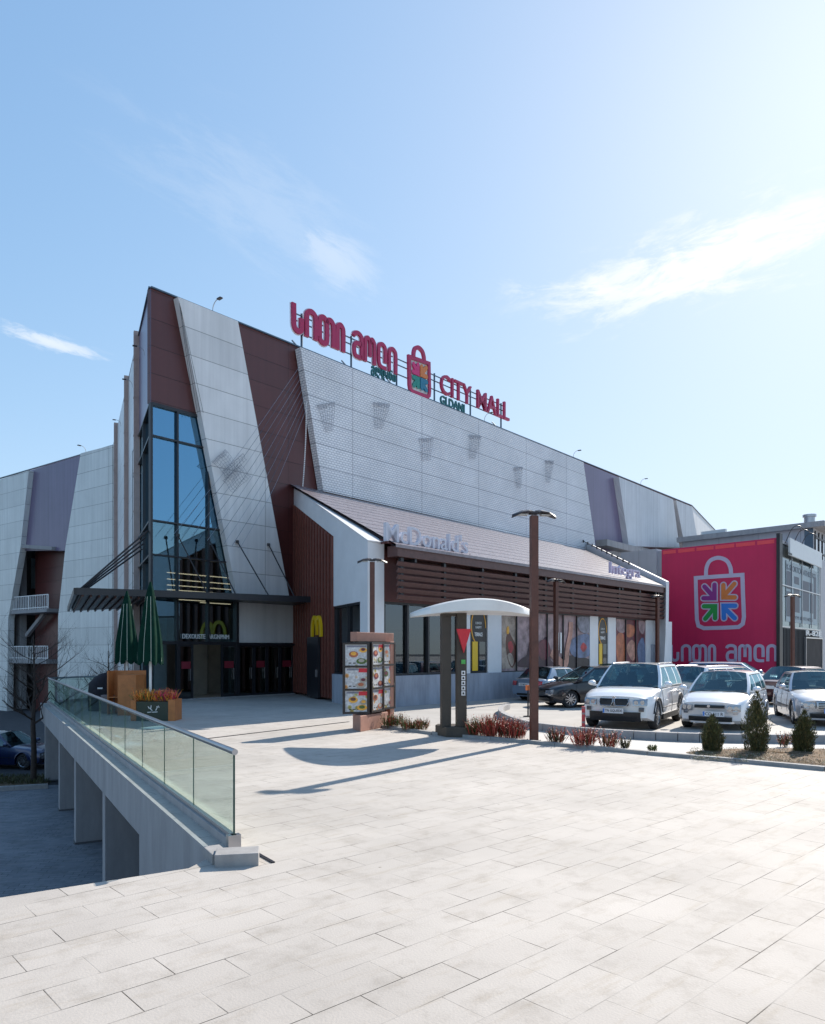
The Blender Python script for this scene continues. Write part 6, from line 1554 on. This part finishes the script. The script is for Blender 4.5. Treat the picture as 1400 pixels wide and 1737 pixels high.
    if front != 'none':
        for s_ in (1, -1):
            q = patch('lamp_glass', s_ * ww * .58, s_ * ww * .99, nz - .20, nz - .02, 'headlight', zt0=nz - .05, zt1=nz - .02)
            for k, yy in enumerate((.68, .86)):
                m = MB(); c = surf(s_ * ww * yy, nz - .115, 1, .03); m.tube([c, c + Vector((.012, 0, 0))], .055, 14); r2 = m.build('reflector', 'rim', t, world=False); r2.parent = q
        if front == 'kidney':
            for s_ in (1, -1):
                g = patch('chrome_grille' if False else 'plastic_black', s_ * .03, s_ * .36, nz - .20, nz - .02, 'grille', o=.02)
                m = MB(); pts = [surf(s_ * y, z_, 1, .045) for y, z_ in ((.03, nz - .02), (.35, nz - .02), (.38, nz - .1), (.33, nz - .2), (.06, nz - .2), (.02, nz - .1), (.03, nz - .02))]; m.tube(pts, .012, 6); q = m.build('grille_rim', 'rim', t, world=False); q.parent = g
        elif front == 'slim': patch('plastic_black', -.36, .36, nz - .12, nz - .045, 'grille', o=.02)
        elif front == 'wide':
            g = patch('rim', -.42, .42, nz - .21, nz - .01, 'grille', o=.02)
            m = MB()
            for k in range(4): 
                for a_, b_ in ((-.38, -.02), (.02, .38)): m.bar(surf(a_, nz - .18 + k * .045, 1, .045), surf(b_, nz - .18 + k * .045, 1, .045), .012, .022)
            q = m.build('grille_bars', 'plastic_black', t, world=False); q.parent = g
        m = MB(); c = surf(0, nz - .07 if front != 'kidney' else nz + .0, 1, .04); m.tube([c, c + Vector((.014, 0, 0))], .038, 12); m.build('badge', 'rim', t, world=False)
        patch('plastic_black', -ww * .72, ww * .72, clear + .07, clear + .19, 'lower_intake', o=.016)
        if lower_black: patch('plastic_black', -ww * .80, ww * .80, clear + .0, clear + .24, 'bumper_trim', o=.010)
        for s_ in (1, -1):
            q = patch('lamp_glass' if not lower_black else 'rim_dark', s_ * ww * .76, s_ * ww * .90, clear + .26, clear + .36, 'fog_light', o=.016)
        if plate_txt:
            y0 = plate_at; m = MB(); c = surf(y0, clear + .27, 1, .05); m.box(c, (.012, .52, .125)); pq = m.build('number_plate', 'plate_white', t, world=False)
            m = MB(); pl_ = Plane((c.x + .007, y0 - .0), (0, 1)); text_mesh(m, plate_txt, Plane((c.x + .006, y0), (0, 1)), -.20, .23, c.z - .04, c.z + .04, .004, .004, .012); q = m.build('plate_lettering', 'plate_ink', t, world=False); q.parent = pq
            m = MB(); m.box(c + Vector((.004, -.235, 0)), (.01, .04, .11)); q = m.build('plate_band', 'arrow_blue', t, world=False); q.parent = pq
    zr_ = interp(hd, -hl)
    for s_ in (1, -1): patch('tail_red', s_ * ww * .66, s_ * ww * .99, zr_ - .22, zr_ - .04, 'tail_light', end=-1)
    patch('plastic_black', -ww * .6, ww * .6, clear + .07, clear + .15, 'rear_valance', end=-1, o=.01)
    m = MB(); c = surf(0, zr_ - .18, -1, .03); m.box(c, (.012, .52, .12)); pq = m.build('number_plate', 'plate_white', t, world=False)
    if rear_plate:
        m = MB(); pl_ = Plane((c.x - .006, 0), (0, -1)); text_mesh(m, rear_plate, pl_, -.2, .2, c.z - .035, c.z + .035, .004, .004, .012); q = m.build('plate_lettering', 'plate_ink', t, world=False); q.parent = pq
    if rack:
        for s_ in (1, -1):
            m = MB(); a = Lc[1]; b = Lc[-2]; m.tube(catmull([(a.x, s_ * a.y * .93, a.z + .02), (a.x * .9 + b.x * .1, s_ * a.y * .93, a.z + .05), (b.x * .9 + a.x * .1, s_ * b.y * .93, b.z + .05), (b.x, s_ * b.y * .93, b.z + .02)], 4), .018, 6); m.build('roof_rail', 'rim', t, world=False, smooth=50)
    # wipers and dashboard hints
    m = MB(); (xb0, xt0), _ = cols[0]; zb_ = interp(hd, xb0) + .0
    for y0_ in (-.45, .15): m.bar((xb0 + .14, y0_, zb_ + .03), (xb0 + .02, y0_ + .5, zb_ + .07), .015, .01)
    m.build('wiper', 'plastic_black', t, world=False)
    t.location = (pos[0], pos[1], z); t.rotation_euler = (0, 0, ang)
    return t
def yaw_from(th): # direction of travel given degrees clockwise from +Y
    return R(90 - th)
def G4(*c): return list(c)
# SUV
suv_g = [((.98, .28), False), ((.84, .16), True), ((-.12, -.18), False), ((-.24, -.28), True), ((-1.12, -1.05), False), ((-1.22, -1.15), True), ((-1.86, -1.62), False), ((-2.12, -1.80), False)]
car('white off-road estate with twin kidney grille and black lower bumper, front to the kerb', 'suv', 'paint_white', 4.67, 1.87, 1.70, 1.05, .9,
    [(0, 1.02), (.04, 1.06), (.5, 1.08), (.68, 1.06), (.85, 1.01), (.95, .92), (1, .84)], suv_g, wr=.37, wb=(.86, 1.0), clear=.24, front='kidney', plate_txt='TN GQUEDE', plate_at=.0, rack=True, lower_black=True, pos=(6.33, 20.62), ang=yaw_from(31 + 180), bow=.22)
# small hatchback
hat_g = [((.98, .22), False), ((.86, .13), True), ((.08, -.02), False), ((-.02, -.10), True), ((-.82, -.80), False), ((-.92, -.90), True), ((-1.42, -1.22), False), ((-1.72, -1.45), False)]
car('small pearl white hatchback with slim black grille between the estate and the silver saloon', 'hatchback', 'paint_pearl', 3.83, 1.675, 1.50, .95, .8,
    [(0, .92), (.04, .97), (.5, .97), (.70, .96), (.84, .89), (.95, .78), (1, .70)], hat_g, wr=.29, wb=(.72, .66), clear=.17, front='slim', plate_txt='CO 611 R', plate_at=.12, pos=(8.62, 20.1), ang=yaw_from(35 + 180), bow=.26)
sed_g = [((.86, .15), False), ((.74, .05), True), ((-.10, -.22), False), ((-.20, -.30), True), ((-.98, -.92), False), ((-1.02, -.95), False), ((-1.62, -1.10), False)]
sed_hood = [(0, .86), (.03, .90), (.16, .93), (.5, .93), (.70, .91), (.86, .85), (.96, .76), (1, .69)]
car('silver luxury saloon with barred grille at the right edge', 'saloon car', 'paint_silver', 4.7, 1.80, 1.44, .9, .8, sed_hood, sed_g, wr=.32, wb=(.85, 1.05), clear=.17, front='wide', plate_txt='4D 13', pos=(11.85, 21.5), ang=yaw_from(18 + 180), bow=.28)
car('glossy black people carrier side-on behind the white estate', 'car', 'paint_black', 4.35, 1.74, 1.50, .95, .8,
    [(0, .92), (.04, .97), (.5, .97), (.70, .95), (.86, .86), (.96, .76), (1, .68)], [((1.2, .32), False), ((1.08, .22), True), ((.05, -.05), False), ((-.05, -.15), True), ((-1.0, -.95), False), ((-1.1, -1.05), True), ((-1.7, -1.5), False), ((-2.0, -1.8), False)],
    wr=.31, wb=(.80, .8), clear=.17, front='slim', pos=(6.75, 27.2), ang=yaw_from(75 + 180), bow=.26)
car('silver saloon seen from behind against the blue-grey plinth', 'saloon car', 'paint_ice', 4.3, 1.70, 1.40, .9, .8, sed_hood, sed_g, wr=.30, wb=(.8, .95), clear=.17, front='slim', pos=(6.1, 31.2), ang=yaw_from(46), bow=.24, rear_plate='CC 063 AC')
car('white estate with red tail lights behind the off-road estate', 'estate car', 'paint_white', 4.4, 1.75, 1.52, .9, .8,
    [(0, .95), (.04, 1.0), (.5, .98), (.70, .95), (.86, .86), (.96, .76), (1, .68)], [((.95, .2), False), ((.82, .1), True), ((-.1, -.2), False), ((-.2, -.3), True), ((-1.1, -1.05), False), ((-1.2, -1.15), True), ((-1.85, -1.45), False), ((-2.1, -1.6), False)],
    wr=.31, wb=(.8, .85), clear=.18, front='slim', pos=(10.9, 26.6), ang=yaw_from(50), rack=True, bow=.2)
car('pale blue-silver off-roader in front of the billboard lettering', 'suv', 'paint_ice', 4.6, 1.85, 1.58, .9, .8,
    [(0, 1.05), (.04, 1.08), (.5, 1.08), (.68, 1.06), (.86, 1.0), (.95, .92), (1, .84)], suv_g, wr=.35, wb=(.86, 1.0), clear=.2, front='wide', pos=(14.0, 31.6), ang=yaw_from(120), bow=.2)
car('dark maroon car parked nose-out between hatchback and silver saloon', 'saloon car', 'paint_maroon', 4.4, 1.75, 1.46, .9, .8, sed_hood, sed_g, wr=.31, wb=(.8, .95), clear=.17, front='slim', pos=(15.3, 28.6), ang=yaw_from(60), bow=.24)
car('plum-grey hatchback with only its roof showing left of the pale blue off-roader', 'hatchback', 'paint_plum', 4.1, 1.72, 1.50, .9, .8,
    [(0, .92), (.04, .97), (.5, .97), (.70, .95), (.84, .88), (.95, .78), (1, .70)], hat_g, wr=.30, wb=(.75, .8), clear=.17, front='slim', pos=(12.6, 29.3), ang=yaw_from(48), bow=.24)
car('white saloon mostly hidden behind the black car by the murals', 'saloon car', 'paint_white', 4.5, 1.76, 1.50, .9, .8, sed_hood, sed_g, wr=.31, wb=(.8, .95), clear=.17, front='slim', pos=(9.6, 33.2), ang=yaw_from(44), bow=.24)
car('dark blue saloon side-on in the lower car park at left', 'saloon car', 'paint_navy', 4.6, 1.8, 1.44, .9, .8, sed_hood, sed_g, wr=.32, wb=(.85, 1.05), clear=.17, front='slim', pos=(-17.2, 31.0), ang=yaw_from(100), bow=.28, z=LOW)
car('black saloon nearest the kerb of the lower car park at left', 'saloon car', 'paint_black', 4.6, 1.8, 1.42, .9, .8, sed_hood, sed_g, wr=.32, wb=(.85, 1.05), clear=.17, front='slim', pos=(-18.9, 28.4), ang=yaw_from(100), bow=.28, z=LOW)
